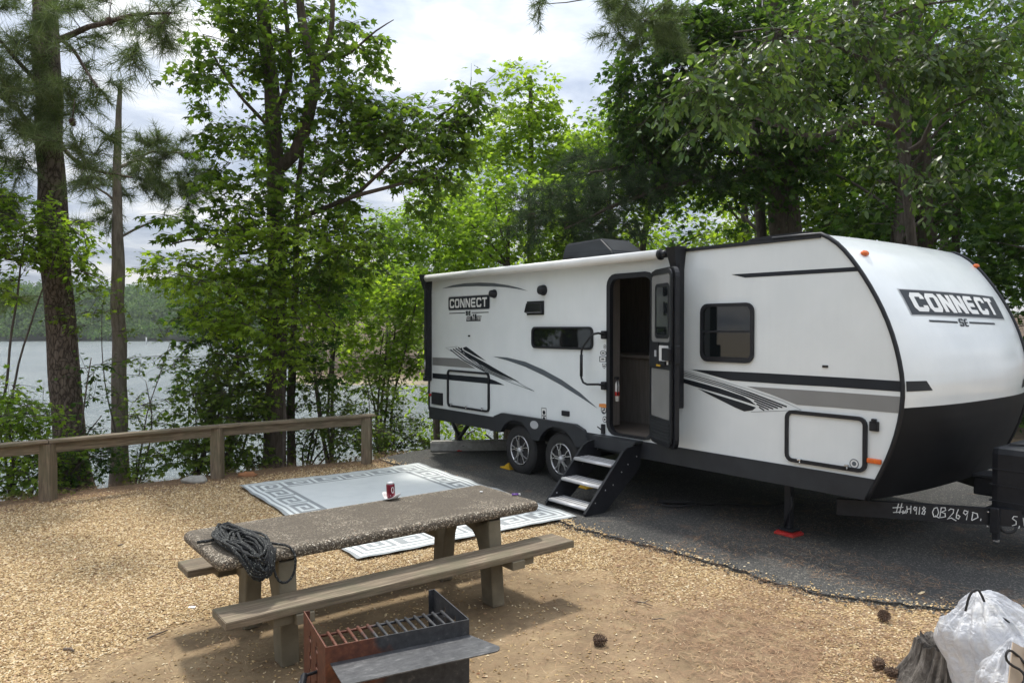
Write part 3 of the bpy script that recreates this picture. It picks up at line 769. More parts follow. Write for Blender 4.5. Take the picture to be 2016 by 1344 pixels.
c0 = cap_at(1320+1412/2.036, 440+645/2.036); mb = MB(); V = [cap(c0[0], c0[1]-.05, .004), cap(c0[0]+.25, c0[1]-.09, .004), cap(c0[0]+.25, c0[1]+.02, .004), cap(c0[0]-.05, c0[1]+.03, .004)]
mb.add(V, [(0, 1, 2, 3)]); mb.build('nose_band', M['decal_black'], rv)
for px_, py_ in ((1701, 500.5), (1933, 528)):
    q, a = cap_at(px_, py_); p = cap(q, a, .012); mb = MB()
    nx = (cap(q, a, .1)-cap(q, a)).normalized(); r = nx.to_track_quat('Z', 'X').to_matrix()
    bm = bmesh.new(); bmesh.ops.create_uvsphere(bm, u_segments=12, v_segments=8, radius=1)
    MM = Matrix.Translation(p) @ Matrix([(nx.cross(Vector((0, 1, 0)))).normalized(), Vector((0, 1, 0)), nx]).transposed().to_4x4() @ Matrix.Diagonal((.028, .062, .026, 1))
    mb.bm(bm, MM, True); mb.build('roof_marker_light', M['amber'], rv)
# ---- wheels
def wheel(s):
    mb = MB(); mm = Matrix.Translation((s, .02, WR)) @ YM
    # tyre: lathe about the axle, outer face at y=-.0
    T = [(.205, -.225), (.24, -.235), (.30, -.23), (.335, -.21), (WR, -.17), (WR, -.06), (.335, -.02), (.31, -.002), (.27, .004), (.225, .002), (.205, -.012), (.20, -.02)]
    mb.lathe(T, 40, mm); o = mb.build('wheel', M['rubber'], rv)
    g = MB()
    for k in range(60):
        a = 2*math.pi*k/60; g.box((s+(WR+.001)*math.cos(a), .02+.115, WR+(WR+.001)*math.sin(a)), (.012, .17, .022), Matrix.Rotation(-a, 3, 'Y'))
    g.build('tread', M['rubber'], o)
    g = MB(); g.lathe([(.0, -.09), (.205, -.09), (.205, -.018), (.201, -.018), (.196, -.085), (.0, -.085)], 32, mm, caps=False); g.build('wheel_well', M['black_matte'], o)
    r = MB(); r.lathe([(.206, -.012), (.206, .004), (.198, .006), (.190, .000), (.190, -.015)], 40, mm, caps=False)
    for k in range(5):
        for d_ in (-1, 1):
            a = 2*math.pi*k/5+math.pi/2+.2; a1_ = a+d_*.10; a2_ = a+d_*.22
            p0 = Vector((.05*math.cos(a+d_*.3), .05*math.sin(a+d_*.3))); p1 = Vector((.11*math.cos(a1_), .11*math.sin(a1_))); p2 = Vector((.195*math.cos(a2_), .195*math.sin(a2_)))
            for u, v_ in ((p0, p1), (p1, p2)):
                c_2 = (u+v_)/2; L = (v_-u).length; ang = math.atan2((v_-u).y, (v_-u).x)
                r.box((s+c_2.x, .016, WR+c_2.y), (L+.012, .018, .012), Matrix.Rotation(-ang, 3, 'Y'), .002)
    r.build('rim', M['machined'], o)
    h = MB(); h.lathe([(.042, -.08), (.042, .004), (.036, .016), (.001, .022)], 20, mm)
    for k in range(6): a = k*math.pi/3; h.lathe([(.007, -.03), (.007, .006), (.001, .008)], 6, Matrix.Translation((s+.060*math.cos(a), .02, WR+.060*math.sin(a))) @ YM)
    h.build('hub_cap', M['alum'], o)
for s in ws: wheel(s)
for s in ws:
    mb = MB(); mb.lathe([(.10, -.0), (.30, 0), (WR, .03), (WR, .2), (.30, .23), (.10, .23)], 28, Matrix.Translation((s, WID-.02, WR)) @ YM); mb.build('far_wheel', M['rubber'], rv)
# ---- entry steps
def Z10(x, y): return 1080+x/6.72, 840+y/6.72
fp = to_rv(on_z(*Z10(500, 1205))); fl_ = to_rv(on_z(*Z10(90, 1085), .07))
print('step foot', fp, fl_, 'door', dl, dr)
SL, SR = dl-.02, dl-.02+.66
SR = fp[0]; SL = SR-.64
qf = fp[1]-.02; SH = .70
stp = MB(); 
def strp(s):
    out = [(qf, .005), (qf-.015, .05), (-.30, SH-.03), (-.24, SH), (-.03, SH+.02), (-.03, SH-.22), (-.10, SH-.30), (qf+.26, .005)]
    return out
for s in (SL, SR):
    st = MB(); st.prism(strp(s), s-.012, s+.012, lambda a, b, t: Vector((t, a, b)))
    st.prism([(qf-.018, .05), (-.312, SH-.03), (-.30, SH-.03), (qf-.006, .05)], s-.022 if s == SL else s-.012, s+.012 if s == SL else s+.022, lambda a, b, t: Vector((t, a, b)))
    o = st.build('step_stringer', M['black_plastic'], rv)
    bb = MB()
    for fq, fz in ((.1, .12), (.3, .32), (.45, .40), (.62, .62), (.75, .75), (.93, .88)):
        q = qf+(-.10-qf)*fq; z = .08+(SH-.12)*fz
        bb.lathe([(.008, 0), (.008, .005), (.001, .007)], 8, Matrix.Translation((s+.012, q+.06, z)) @ Matrix.Rotation(R(90), 4, 'Y'))
    bb.build('bolt', M['machined'], o)
for k in range(3):
    z = .095+k*.215; q = qf+.035+k*( -.30-qf)/3.0*1.0
    st = MB(); st.box(((SL+SR)/2, q+.10, z), (SR-SL-.03, .22, .022), None, .006); st.tube([(SL+.015, q-.008, z-.008), (SR-.015, q-.008, z-.008)], .019, 8)
    o = st.build('step_tread', M['alum'], rv)
    g = MB()
    for j in range(3): g.box(((SL+SR)/2, q+.045+j*.06, z+.0115), (SR-SL-.05, .008, .003))
    g.build('tread_groove', M['rubber'], o)
st = MB(); st.box(((SL+SR)/2, -.06, SH+.045), (SR-SL+.06, .16, .03), None, .006); st.box(((SL+SR)/2, -.135, SH-.02), (SR-SL+.02, .02, .13)); st.build('step_cover', M['skirt_grey'], rv)
# ---- stabilizer jacks
fj = to_rv(on_z(1553, 1055)); rj = to_rv(on_z(905, 888))
jk = MB(); jk.box((fj[0], fj[1], .33), (.07, .07, .50), None, .01); jk.tube([(fj[0]-.02, fj[1]-.03, .10), (fj[0]+.05, fj[1]-.02, .32), (fj[0], fj[1], .52)], .018, 8); jk.box((fj[0], fj[1], .075), (.16, .13, .02)); jk.box((fj[0], fj[1], .55), (.34, .14, .05)); jk.build('front_jack', M['black_plastic'], rv)
jk = MB(); 
for a_, b_ in (((rj[0]-.30, rj[1]), (rj[0]+.12, rj[1])), ((rj[0]+.34, rj[1]), (rj[0]-.14, rj[1]))):
    jk.tube([(a_[0], a_[1], .55), (b_[0], b_[1], .09)], .032, 8)
jk.box((rj[0], rj[1], .07), (.17, .15, .02)); jk.box((rj[0], rj[1], .55), (.6, .10, .04)); jk.build('rear_jack', M['black_plastic'], rv)
# ---- handwriting in chalk marker on the tongue rail
def tfn(a, b, t):
    return A0+bu*a+Vector((0, 0, b))+(-bs_ if (-bs_).y < 0 else bs_)*(.025+t)
# pixels -> rail face coordinates
nrm = (RVM.to_3x3() @ ((-bs_ if (-bs_).y < 0 else bs_))); org = RVM @ (A0+(-bs_ if (-bs_).y < 0 else bs_)*.025); uw = RVM.to_3x3() @ bu
def railxy(px, py):
    d = ray(px, py); o_ = Vector((0, 0, CAMZ)); t = (org-o_).dot(nrm)/d.dot(nrm); P = o_+d*t
    return ((P-org).dot(uw), P.z-org.z)
def Z4(x, y): return 1600+x/2.721, 850+y/2.721
print('rail z range at 1760,1000 / 1930,1010', railxy(1760, 1000), railxy(1930, 1010), railxy(*Z4(300, 370)), railxy(*Z4(1130, 430)), railxy(*Z4(1130,525)))
HW = [[(428, 405), (485, 402)], [(430, 430), (492, 426)], [(460, 382), (447, 432)], [(478, 380), (465, 435)],
      [(484, 418), (482, 435), (492, 432), (498, 418), (500, 436)], [(504, 395), (506, 430)], [(503, 412), (526, 409)], [(526, 393), (524, 436)],
      [(556, 405), (546, 400), (540, 410), (548, 420), (557, 408), (558, 402), (554, 440)], [(573, 400), (569, 441)],
      [(604, 408), (595, 400), (587, 410), (602, 424), (597, 440), (584, 436), (590, 424), (604, 408)],
      [(668, 402), (650, 408), (641, 428), (648, 452), (664, 452), (674, 430), (668, 408), (658, 402)], [(655, 446), (678, 460)],
      [(688, 402), (680, 456)], [(688, 404), (708, 404), (712, 418), (688, 428), (708, 434), (710, 452), (682, 457)],
      [(726, 420), (738, 410), (754, 414), (752, 432), (722, 464), (740, 458), (768, 474)], [(780, 412), (770, 436), (768, 458), (780, 464), (788, 450), (774, 442)],
      [(828, 424), (812, 418), (806, 432), (818, 442), (830, 428), (832, 422), (822, 470)], [(858, 426), (850, 470)], [(852, 428), (880, 436), (884, 456), (850, 472)], [(900, 462), (898, 474)],
      [(1096, 452), (1076, 450), (1068, 462), (1088, 476), (1088, 494), (1066, 500)], [(1106, 500), (1102, 516)], [(1126, 458), (1130, 500), (1140, 460)]]
mb = MB(); tt = .0015
for pth in HW: add_ribbon(mb, [railxy(*Z4(*p)) for p in pth], .0075, tfn, tt); tt += .0003
mb.build('chalk_lettering', M['chalk'], rv)
# ---- propane cover, battery box and front jack on the tongue
def rvpt(px, py, q):
    s, z = side(px, py, q); return s, z
pc = side(1937, 900, 1.0); print('propane cover near edge', pc, 'tongue x', A0.x, A1.x)
px0 = pc[0]+.06; pw = .36; ph0 = .50; ptz = side(1960, 880, .95)[1]
ph0 = .42
mb = MB(); mb.box((px0+.22, c_-.06, (ph0+ptz)/2), (.44, .74, ptz-ph0), None, .06); 
for k in range(3): mb.box((px0+.22, c_-.06, ph0+.12+k*.14), (.452, .752, .010), None, .004)
mb.box((px0+.18, c_, ptz+.004), (.22, .40, .03), None, .012); o = mb.build('propane_cover', M['black_plastic'], rv)
mb = MB(); mb.tube([(px0-.004, c_-.28, ptz-.05), (px0+.10, c_-.25, ptz+.008), (px0+.30, c_-.1, ptz+.02)], .007, 6); mb.build('cover_strap', M['rubber'], o)
mb = MB(); mb.box((px0-.16, c_+.05, .585), (.20, .30, .17), None, .02); mb.box((px0-.16, c_+.05, .675), (.22, .32, .03), None, .01); mb.build('battery_box', M['black_plastic'], rv)
s_, z_ = railxy(1957, 1020)
mb = MB(); P = tfn(s_, -.02, .03); mb.box(P, (.07, .05, .22), None, .008); P2 = tfn(s_+.01, -.14, .02); mb.box(P2, (.05, .05, .10), None, .006); mb.build('jack_bracket', M['black_plastic'], rv)
mb = MB()
for dx, dz in ((-.06, .055), (0.01, .04), (.01, .015), (-.065, -.07)): 
    P = tfn(s_+dx, dz, .058); mb.box(P, (.014, .014, .014), None, .004)
P = tfn(s_+.01, -.195, .03); mb.box(P, (.045, .03, .02), None, .004)
mb.build('bracket_bolt', M['machined'], rv)
mb = MB(); mb.tube([tfn(s_+.10+.06*math.cos(a), -.07-.05*math.sin(a), .02) for a in np.linspace(0, math.pi, 9)], .012, 6); mb.build('safety_loop', M['rubber'], rv)
# ------------------------------------------------------------------ things on the ground round the trailer
def wmat(name, **k): M[name] = simple(name, **k)
wmat('concrete', c1=(.23, .22, .20), c2=(.33, .32, .29), rough=.9, scale=14, bs=.3)
m, n, l, b = new_mat('weathered_wood'); v = mapping(n, l, (1, 22, 22)); f = noise(n, l, v, 3.2, 6, .62, .4); v2 = mapping(n, l); g = noise(n, l, v2, 5, 3)
c = ramp(n, l, f, [(.30, (.060, .044, .030)), (.5, (.155, .118, .078)), (.68, (.27, .215, .145))]); c = mixc(n, l, ramp(n, l, g, [(.45, (0, 0, 0)), (.62, (.55, .55, .55))]), c, (.115, .105, .062))
l.new(c, b.inputs['Base Color']); b.inputs['Roughness'].default_value = .85; bump(n, l, b, f, .5, .006); M['wood_x'] = m
def aggregate(name, dark, mid, scale):
    m, n, l, b = new_mat(name); v = mapping(n, l); vo = n.new('ShaderNodeTexVoronoi'); vo.inputs['Scale'].default_value = scale; l.new(v, vo.inputs['Vector'])
    sp_ = n.new('ShaderNodeSeparateColor'); l.new(vo.outputs['Color'], sp_.inputs[0])
    st = ramp(n, l, sp_.outputs[0], [(.0, dark), (.62, mid), (.84, (.21, .175, .13)), (.95, (.48, .43, .34)), (1, (.22, .14, .09))])
    big = noise(n, l, v, 2.3, 5, .6); msk = ramp(n, l, big, [(.42, (.9, .9, .9)), (.62, (.25, .25, .25))])
    edge = n.new('ShaderNodeAttribute'); edge.attribute_name = 'wear'
    mk_ = n.new('ShaderNodeMath'); mk_.operation = 'SUBTRACT'; mk_.use_clamp = True; l.new(msk, mk_.inputs[0]); l.new(edge.outputs['Fac'], mk_.inputs[1])
    c = mixc(n, l, mk_.outputs[0], st, ramp(n, l, noise(n, l, v, 60, 5, .7), [(.35, dark), (.65, mid)]))
    l.new(c, b.inputs['Base Color']); b.inputs['Roughness'].default_value = .85
    bump(n, l, b, noise(n, l, v, 12, 6), .35, .01, bump(n, l, b, vo.outputs['Distance'], .5, .004)); return m
M['aggregate'] = aggregate('aggregate', (.042, .033, .023), (.095, .074, .050), 130)
wmat('leg_concrete', c1=(.105, .088, .056), c2=(.185, .155, .105), rough=.9, scale=6, bs=.35, detail=7, stops=(.3, .7))

# ---- jack pads, chocks, kerb stone
def pad(P, label, mat='red_block', rot=.3):
    o = empty('jack_pad', (P[0], P[1], .02), rot); tag(o, label, 'leveling block', 'red leveling blocks under the jacks')
    mb = MB(); mb.box((0, 0, .012), (.21, .19, .024), None, .004); mb.build('base_plate', M[mat], o)
    mb = MB()
    for i in range(-2, 3): mb.box((i*.04, 0, .030), (.012, .17, .012))
    for j in range(-2, 3): mb.box((0, j*.035, .030), (.19, .010, .012))
    mb.build('grid_ribs', M[mat], o)
pad(RVM @ Vector((fj[0], fj[1], 0)), 'red plastic leveling block under the jack by the large baggage hatch', rot=RVROT)
pad(RVM @ Vector((rj[0], rj[1], 0)), 'red plastic leveling block under the crossed rear jack near the kerb stone', rot=RVROT)
for s, dx, lb in ((ws[0], -.36, 'yellow wheel chock against the rearmost trailer tyre'), (ws[1], .34, 'yellow wheel chock behind the steps against the front tyre')):
    P = RVM @ Vector((s+dx, .10, .02)); mb = MB(); sg = 1 if dx < 0 else -1
    mb.prism([(-.11*sg, 0), (.09*sg, 0), (.06*sg, .10)], -.05, .05, lambda a, b, t: Vector((a, t, b))); mb.box((-.03*sg, 0, .012), (.20, .12, .02), None, .003)
    o = mb.build('wheel_chock', M['yellow_block']); o.location = P; o.rotation_euler.z = RVROT; tag(o, lb, 'wheel chock', 'yellow wheel chocks')
cb = MB(); c0 = on_z(846, 892); c1 = c0+Vector((2.6, .25, 0)); 
bm = bmesh.new(); bmesh.ops.create_cube(bm, size=1); bmesh.ops.scale(bm, vec=(2.5, .19, .17), verts=bm.verts); bmesh.ops.bevel(bm, geom=bm.edges[:], offset=.02, segments=2, affect='EDGES'); cb.bm(bm)
o = cb.build('kerb_stone', M['concrete']); o.location = (c0.x+1.24, c0.y+.25, .10); o.rotation_euler.z = .10; tag(o, 'long grey concrete wheel stop at the end of the asphalt behind the trailer', 'wheel stop')
# black cable loop under the trailer
P = on_z(1350, 1000); mb = MB(); pts = [(P.x+.13*math.cos(a)*(1+.1*a)-.1, P.y+.10*math.sin(a), .03+.004*a) for a in np.linspace(0, 9, 40)]+[(P.x+.3+.12*i, P.y+.05+.06*math.sin(i), .03) for i in range(10)]
mb.tube(pts, .010, 6); tag(mb.build('power_cable', M['rubber']), 'black cable lying in a loop on the asphalt under the trailer', 'cable')

# ---- fence
fence = empty('rail_fence', on_z(95, 987)); tag(fence, 'low weathered wood railing of posts with a flat cap board by the water', 'fence')
fp_ = [on_z(95, 986), on_z(428, 943), on_z(722, 912)]
d01 = (fp_[0]-fp_[1]); fp_.insert(0, fp_[0]+d01*1.02)
F0 = on_z(95, 987)
tops = [.735, .735, .745, .75]
def plank(mb, a, b_, w_, h_, bev=.004):
    d = b_-a; u = d.normalized(); s_ = Vector((0, 0, 1)).cross(u).normalized(); up = u.cross(s_)
    r = Matrix((u, s_, up)).transposed(); mb.box((a+b_)/2, (d.length, w_, h_), r, bev)
def xwood(name, a, b_, w_, h_, parent, org_, mat='wood_x', label=None, bev=.004):
    """board whose long side is its own X axis, so that the grain follows it"""
    d = b_-a; u = d.normalized(); s_ = Vector((0, 0, 1)).cross(u)
    if s_.length < .01: s_ = Vector((0, 1, 0))
    s_.normalize(); up = u.cross(s_); mb = MB(); L = d.length
    bm = bmesh.new(); bmesh.ops.create_cube(bm, size=1); bmesh.ops.scale(bm, vec=(L, w_, h_), verts=bm.verts)
    bmesh.ops.bevel(bm, geom=bm.edges[:], offset=bev, segments=2, affect='EDGES')
    ed = [e for e in bm.edges if abs((e.verts[0].co-e.verts[1].co).x) > L*.5]
    bmesh.ops.subdivide_edges(bm, edges=ed, cuts=int(L/.12), use_grid_fill=True)
    for v_ in bm.verts:
        nz = mnoise.noise_vector(Vector((v_.co.x*2+a.x*3, v_.co.y*9, v_.co.z*9+a.y)))*.004; v_.co += Vector((0, nz.y, nz.z))
    mb.bm(bm); o = mb.build(name, M[mat], parent)
    o.matrix_local = Matrix.Translation((a+b_)/2-org_) @ Matrix((u, s_, up)).transposed().to_4x4()
    if label: o['label'] = label
    return o
for i, p in enumerate(fp_):
    h = tops[i]-.045; xwood('post', Vector((p.x, p.y, -.05)), Vector((p.x, p.y, h)), .142, .142, fence, F0)
fr_ = (fp_[3]-fp_[2]).normalized(); 
for i in range(3):
    a, b_ = fp_[i].copy(), fp_[i+1].copy(); dd = (b_-a).normalized()
    off = Vector((dd.y, -dd.x, 0))*.0
    a.z = tops[i]-.022; b_.z = tops[i+1]-.022
    e0 = a+dd*.004; e1 = b_-dd*.004
    if i == 2: e1 = b_+dd*.12
    xwood('cap_board', e0, e1, .175, .034, fence, F0)
    a2 = a.copy(); b2 = b_.copy(); a2.z -= .078; b2.z -= .078; n_ = Vector((-dd.y, dd.x, 0))*.052
    xwood('rail_board', a2+dd*.075+n_*0, b2-dd*.075+n_*0, .04, .118, fence, F0)
# ---- rug
g0 = [on_z(470, 960), on_z(825, 915), on_z(1137, 1021), on_z(705, 1107)]
RW, RL = 2.66, 3.74; NU, NV = 190, 266
keyp = []
bandw = .36; u_ = .445
def key_paths(L, cnt):
    p = L/cnt; out = []
    h = .27; y0 = .10
    for i in range(cnt):
        x = i*p; w_ = p
        out.append([(x, y0), (x+.0, y0+h), (x+w_*.80, y0+h), (x+w_*.80, y0+h*.34), (x+w_*.34, y0+h*.34), (x+w_*.34, y0+h*.66), (x+w_*.55, y0+h*.66)])
        out.append([(x+w_*.0, y0), (x+w_, y0)])
    return out
def segd(X, Y, a, b_):
    dx, dy = b_[0]-a[0], b_[1]-a[1]
    t = np.clip(((X-a[0])*dx+(Y-a[1])*dy)/(dx*dx+dy*dy+1e-12), 0, 1)
    return np.maximum(np.abs(X-a[0]-t*dx), np.abs(Y-a[1]-t*dy))
U, Vv = np.meshgrid((np.arange(NU)+.5)/NU*RW, (np.arange(NV)+.5)/NV*RL, indexing='ij')
edge_d = np.minimum(np.minimum(U, RW-U), np.minimum(Vv, RL-Vv))
MI = np.full(U.shape, 1)                       # 0 white, 1 grey, 2 pale centre
MI[(edge_d > .045) & (edge_d < .085)] = 0
MI[(edge_d > .47)] = 2; MI[(edge_d > .43) & (edge_d <= .47)] = 1
def band(X, Y, L, sel):
    for pth in key_paths(L-.20, max(1, round((L-.2)/.43))):
        for i in range(len(pth)-1):
            a, c = pth[i], pth[i+1]
            dd = segd(X-.10, Y, (a[0], a[1]+.03), (c[0], c[1]+.03)); MI[(dd < .021) & sel] = 0
inb = edge_d <= .43
band(Vv, U, RL, (U < RW/2) & inb & (U <= np.minimum(Vv, RL-Vv))); band(Vv, RW-U, RL, (U >= RW/2) & inb & ((RW-U) <= np.minimum(Vv, RL-Vv)))
band(U, Vv, RW, (Vv < RL/2) & inb & (Vv < np.minimum(U, RW-U))); band(U, RL-Vv, RW, (Vv >= RL/2) & inb & ((RL-Vv) < np.minimum(U, RW-U)))
V = []
def rugz(x, y, u, v_):
    e = min(u, RW-u, v_, RL-v_)
    wz = .006*math.sin(v_*9+1.2*math.sin(u*3))*max(0, 1-e/.5)+.005*max(0, mnoise.noise(Vector((x*1.4, y*1.4, 3))))+.003*math.sin(u*2.2+1)
    return .030+max(-.004, wz)+.002*math.sin(20*(u+v_))*max(0, 1-e/.15)
for i in range(NU+1):
    for j in range(NV+1):
        a, c = i/NU, j/NV
        P = (g0[0]*(1-a)+g0[1]*a)*(1-c)+(g0[3]*(1-a)+g0[2]*a)*c
        # slightly uneven edge
        wob = .012*math.sin(c*23)*(1 if a in (0, 1) else 0)
        V.append((P.x+wob, P.y, rugz(P.x, P.y, a*RW, c*RL)))
F = []; mi = []
for i in range(NU):
    for j in range(NV):
        p = i*(NV+1)+j; F.append((p, p+NV+1, p+NV+2, p+1)); mi.append(int(MI[i, j]))
def fabric(name, c1, c2):
    m, n, l, b = new_mat(name); v = mapping(n, l); wv_ = n.new('ShaderNodeTexWave'); wv_.inputs['Scale'].default_value = 60; l.new(v, wv_.inputs['Vector'])
    l.new(ramp(n, l, noise(n, l, v, 4, 5), [(.3, c1), (.7, c2)]), b.inputs['Base Color']); b.inputs['Roughness'].default_value = .62; bump(n, l, b, wv_.outputs[1], .15, .002); return m
ma = fabric('rug_white', (.66, .69, .68), (.58, .61, .60)); mb_ = fabric('rug_grey', (.23, .245, .25), (.28, .295, .30)); mc = fabric('rug_centre', (.60, .62, .61), (.53, .555, .55))
r = MB(); r.v = V; r.f = F; r.m = mi; r.sm = [True]*len(F)
ro = r.build('outdoor_rug', [ma, mb_, mc], None, False); tag(ro, 'grey and white outdoor rug with a Greek key border and plain centre', 'rug')

# ---- picnic table
hA = 1.0
TP = [on_z(443, 1102, .72), on_z(1072, 985, .72), on_z(940, 953, .72), on_z(345, 1046, .72)]
tc_ = sum((Vector(p) for p in TP), Vector((0, 0, 0)))/4
ta = ((TP[1]-TP[0])+(TP[2]-TP[3])).normalized(); trot = math.atan2(ta.y, ta.x); TL = ((TP[1]-TP[0]).length+(TP[2]-TP[3]).length)/2; TW = ((TP[2]-TP[1]).length+(TP[3]-TP[0]).length)/2
print('table', TL, TW, trot)
tb = empty('picnic_table', (tc_.x, tc_.y, 0), trot); tag(tb, 'picnic table with a dark pebbled concrete top and weathered bench planks', 'picnic table')
TBM = Matrix.Translation((tc_.x, tc_.y, 0)) @ Matrix.Rotation(trot, 4, 'Z')
# top slab with thick rounded edge
rings = []; TH = .072; rad = .034
def slab_ring(inset, z): return [(p[0], p[1], z) for p in rrect(-TL/2+inset, -TW/2+inset, TL/2-inset, TW/2-inset, max(.012, .06-inset), 5)]
prf = [(rad*(1-math.sin(t)), .72-rad*(1-math.cos(t))) for t in np.linspace(0, math.pi/2, 6)]+[(rad*(1-math.cos(t))*.7, .72-TH+rad*(1-math.sin(t))) for t in np.linspace(0, math.pi/2, 5)]
prf = [(.10, .7205), (.06, .7205)]+prf
V = []; F = []
for ins, z in prf: V += slab_ring(ins, z)
N_ = len(slab_ring(0, 0))
for k in range(len(prf)-1):
    for i in range(N_): F.append((k*N_+i, k*N_+(i+1) % N_, (k+1)*N_+(i+1) % N_, (k+1)*N_+i))
F.append(list(range(N_))[::-1]); F.append([(len(prf)-1)*N_+i for i in range(N_)])
mb = MB(); mb.add(V, F, True); mb.sm[-1] = mb.sm[-2] = False
to = mb.build('tabletop', M['aggregate'], tb)
at_ = to.data.attributes.new('wear', 'FLOAT', 'POINT')
at_.data.foreach_set('value', [0.0 if i < N_ else (.25 if i < 2*N_ else .8) for i in range(len(V))])
for sx in (-1, 1):
    x0 = sx*(TL/2-.42)
    for sy in (-1, 1):
        # splayed leg, wide shoulder under the slab
        P = [(sy*.06, .632), (sy*.375, .632), (sy*.375, .60), (sy*.425, .0), (sy*.285, .0), (sy*.235, .40), (sy*.205, .47), (sy*.15, .52), (sy*.06, .54)]
        mb = MB(); mb.prism(P, x0-.055, x0+.055, lambda a, b, t: Vector((t, a, b))); lo = mb.build('leg', M['leg_concrete'], tb)
        md = lo.modifiers.new('edge', 'BEVEL'); md.width = .012; md.segments = 2; md.limit_method = 'ANGLE'
        mb = MB(); mb.box((x0+sx*.0, sy*(TW/2+.09), .372), (.11, .34, .06), None, .006); mb.box((x0+sx*.115, sy*(TW/2+.13), .372), (.12, .16, .06), None, .004); mb.build('bench_bracket', M['leg_concrete'], tb)
    mb = MB(); mb.box((x0, 0, .585), (.105, .14, .09), None, .004); mb.build('leg_bridge', M['leg_concrete'], tb)
for sy in (-1, 1):
    yb = sy*(TW/2+.115)
    P0 = Vector((-TL/2-.03, yb, .426)); P1 = Vector((TL/2+.12, yb, .426))
    if sy > 0: P0.x += .06
    xwood('bench', P0, P1, .265, .046, tb, Vector((0, 0, 0)), label='weathered plank seat')
# ---- rope draped over the corner
TI = TBM.inverted()
ca = TI @ on_z(455, 1060, .73); cb_ = TI @ on_z(500, 1100, .73)
mat_, n, l, b = new_mat('rope'); v = mapping(n, l); vo = n.new('ShaderNodeTexVoronoi'); vo.inputs['Scale'].default_value = 170; l.new(v, vo.inputs['Vector'])
spc = n.new('ShaderNodeSeparateColor'); l.new(vo.outputs['Color'], spc.inputs[0])
l.new(ramp(n, l, spc.outputs[1], [(.0, (.006, .007, .008)), (.86, (.011, .012, .012)), (.94, (.08, .085, .075)), (1, (.20, .20, .18))]), b.inputs['Base Color']); b.inputs['Roughness'].default_value = .8; bump(n, l, b, vo.outputs['Distance'], .8, .003)
rs = random.Random(4)
cen = TI @ on_z(458, 1062, .73); 
ey = -TW/2
# bundle axis runs across the front edge: y from cen.y+.17 down over the edge
def rope_pt(y, x, h):
    """y measured towards the front edge and over it: on top while y<L0, hanging after"""
    L0 = cen.y-ey
    if y < L0-.03: return Vector((x, cen.y-y, .725+h))
    t = (y-(L0-.03)); rr_ = .045
    if t < rr_*math.pi/2: a = t/rr_; return Vector((x, ey+.03-(rr_+h)*math.sin(a), .725-rr_+(rr_+h)*math.cos(a)))
    return Vector((x, ey+.03-(rr_+h)-.004, .725-rr_-(t-rr_*math.pi/2)))
pts = []; loops = 38
for k in range(loops):
    ya, yb2 = -.17+rs.uniform(-.02, .05), (cen.y-ey)+rs.uniform(.02, .15); xa = rs.uniform(.035, .125)
    if k > 22: ya = rs.uniform(.0, .1)
    xc = rs.uniform(-.02, .03); sk_ = .40; h0 = .012+.075*rs.random()*(1 if k > 6 else .5)
    for i in range(22):
        a = 2*math.pi*i/22
        y = (ya+yb2)/2-(yb2-ya)/2*math.cos(a); x = xc+xa*math.sin(a)+rs.uniform(-.006, .006)
        hh = h0*(1-.45*abs(math.sin(a)))+.012*math.sin(3*a+k)
        xx = cen.x+x+sk_*.0*y
        pts.append(rope_pt(y, xx+.10*(y-.05), max(.009, hh)))
L0 = cen.y-ey
for a in np.linspace(0, 2*math.pi*.9, 16): pts.append(rope_pt(L0+.08-.12*math.cos(a), cen.x+.19+.07*math.sin(a), .012))
P = np.array([tuple(p) for p in pts]); P[1:-1] = .25*P[:-2]+.5*P[1:-1]+.25*P[2:]
mb = MB(); mb.tube(P, .0078, 8); 
e_ = Vector(P[0]); mb.tube([(cen.x-.20, cen.y+.05, .738), (cen.x-.14, cen.y+.03, .740), (cen.x-.08, cen.y+.02, .75)], .010, 8)
ro_ = mb.build('rope', mat_); ro_.matrix_world = TBM; tag(ro_, 'tangled coil of black rope with pale flecks hanging over the table corner', 'rope')
# ---- can on a crumpled saucer of paper
cp_ = on_z(770, 981, .725)
pl_ = MB(); V = []; F = []; K = 30
prof_ = [(0, .003), (.03, .003), (.048, .006), (.062, .016), (.072, .030)]
for j, (r_, z_) in enumerate(prof_):
    for i in range(K):
        a = 2*math.pi*i/K; rw = r_*(1+.07*math.sin(3*a+.5)*(j/4)); V.append((rw*math.cos(a), rw*math.sin(a), z_*(1+.55*math.sin(2*a+2.2)*(j > 2))))
for j in range(4):
    for i in range(K): F.append((j*K+i, j*K+(i+1) % K, (j+1)*K+(i+1) % K, (j+1)*K+i))
pl_.add(V, F, True); o = pl_.build('paper_dish', simple('paper', (.72, .70, .68), (.62, .60, .58), .8, scale=20, bs=.1)); o.location = cp_
sm = o.modifiers.new('thick', 'SOLIDIFY'); sm.thickness = .002; tag(o, 'crumpled white paper dish under the red can on the table', 'dish')
can = empty('drink_can', (cp_.x, cp_.y, cp_.z+.006)); tag(can, 'maroon drink can with a silver top standing in the paper dish', 'can'); can.rotation_euler = (0, R(-3), 0)
mr = simple('can_red', (.19, .012, .03), (.14, .01, .025), .3, metal=.35, scale=8)
mb = MB(); mb.lathe([(.024, 0), (.029, .004), (.033, .014), (.033, .103), (.031, .110)], 28); mb.build('body', mr, can)
mb = MB(); mb.lathe([(.0311, .110), (.0275, .119), (.0275, .122), (.0255, .122), (.0245, .118), (.001, .118)], 28); mb.box((0, -.006, .1205), (.014, .022, .002), None, .0008); mb.build('lid', M['alum'], can)
cf = lambda a, b, t: Vector(((.033+t)*math.cos(a/.033), (.033+t)*math.sin(a/.033), b))
mb = MB(); a0 = -.9*.033
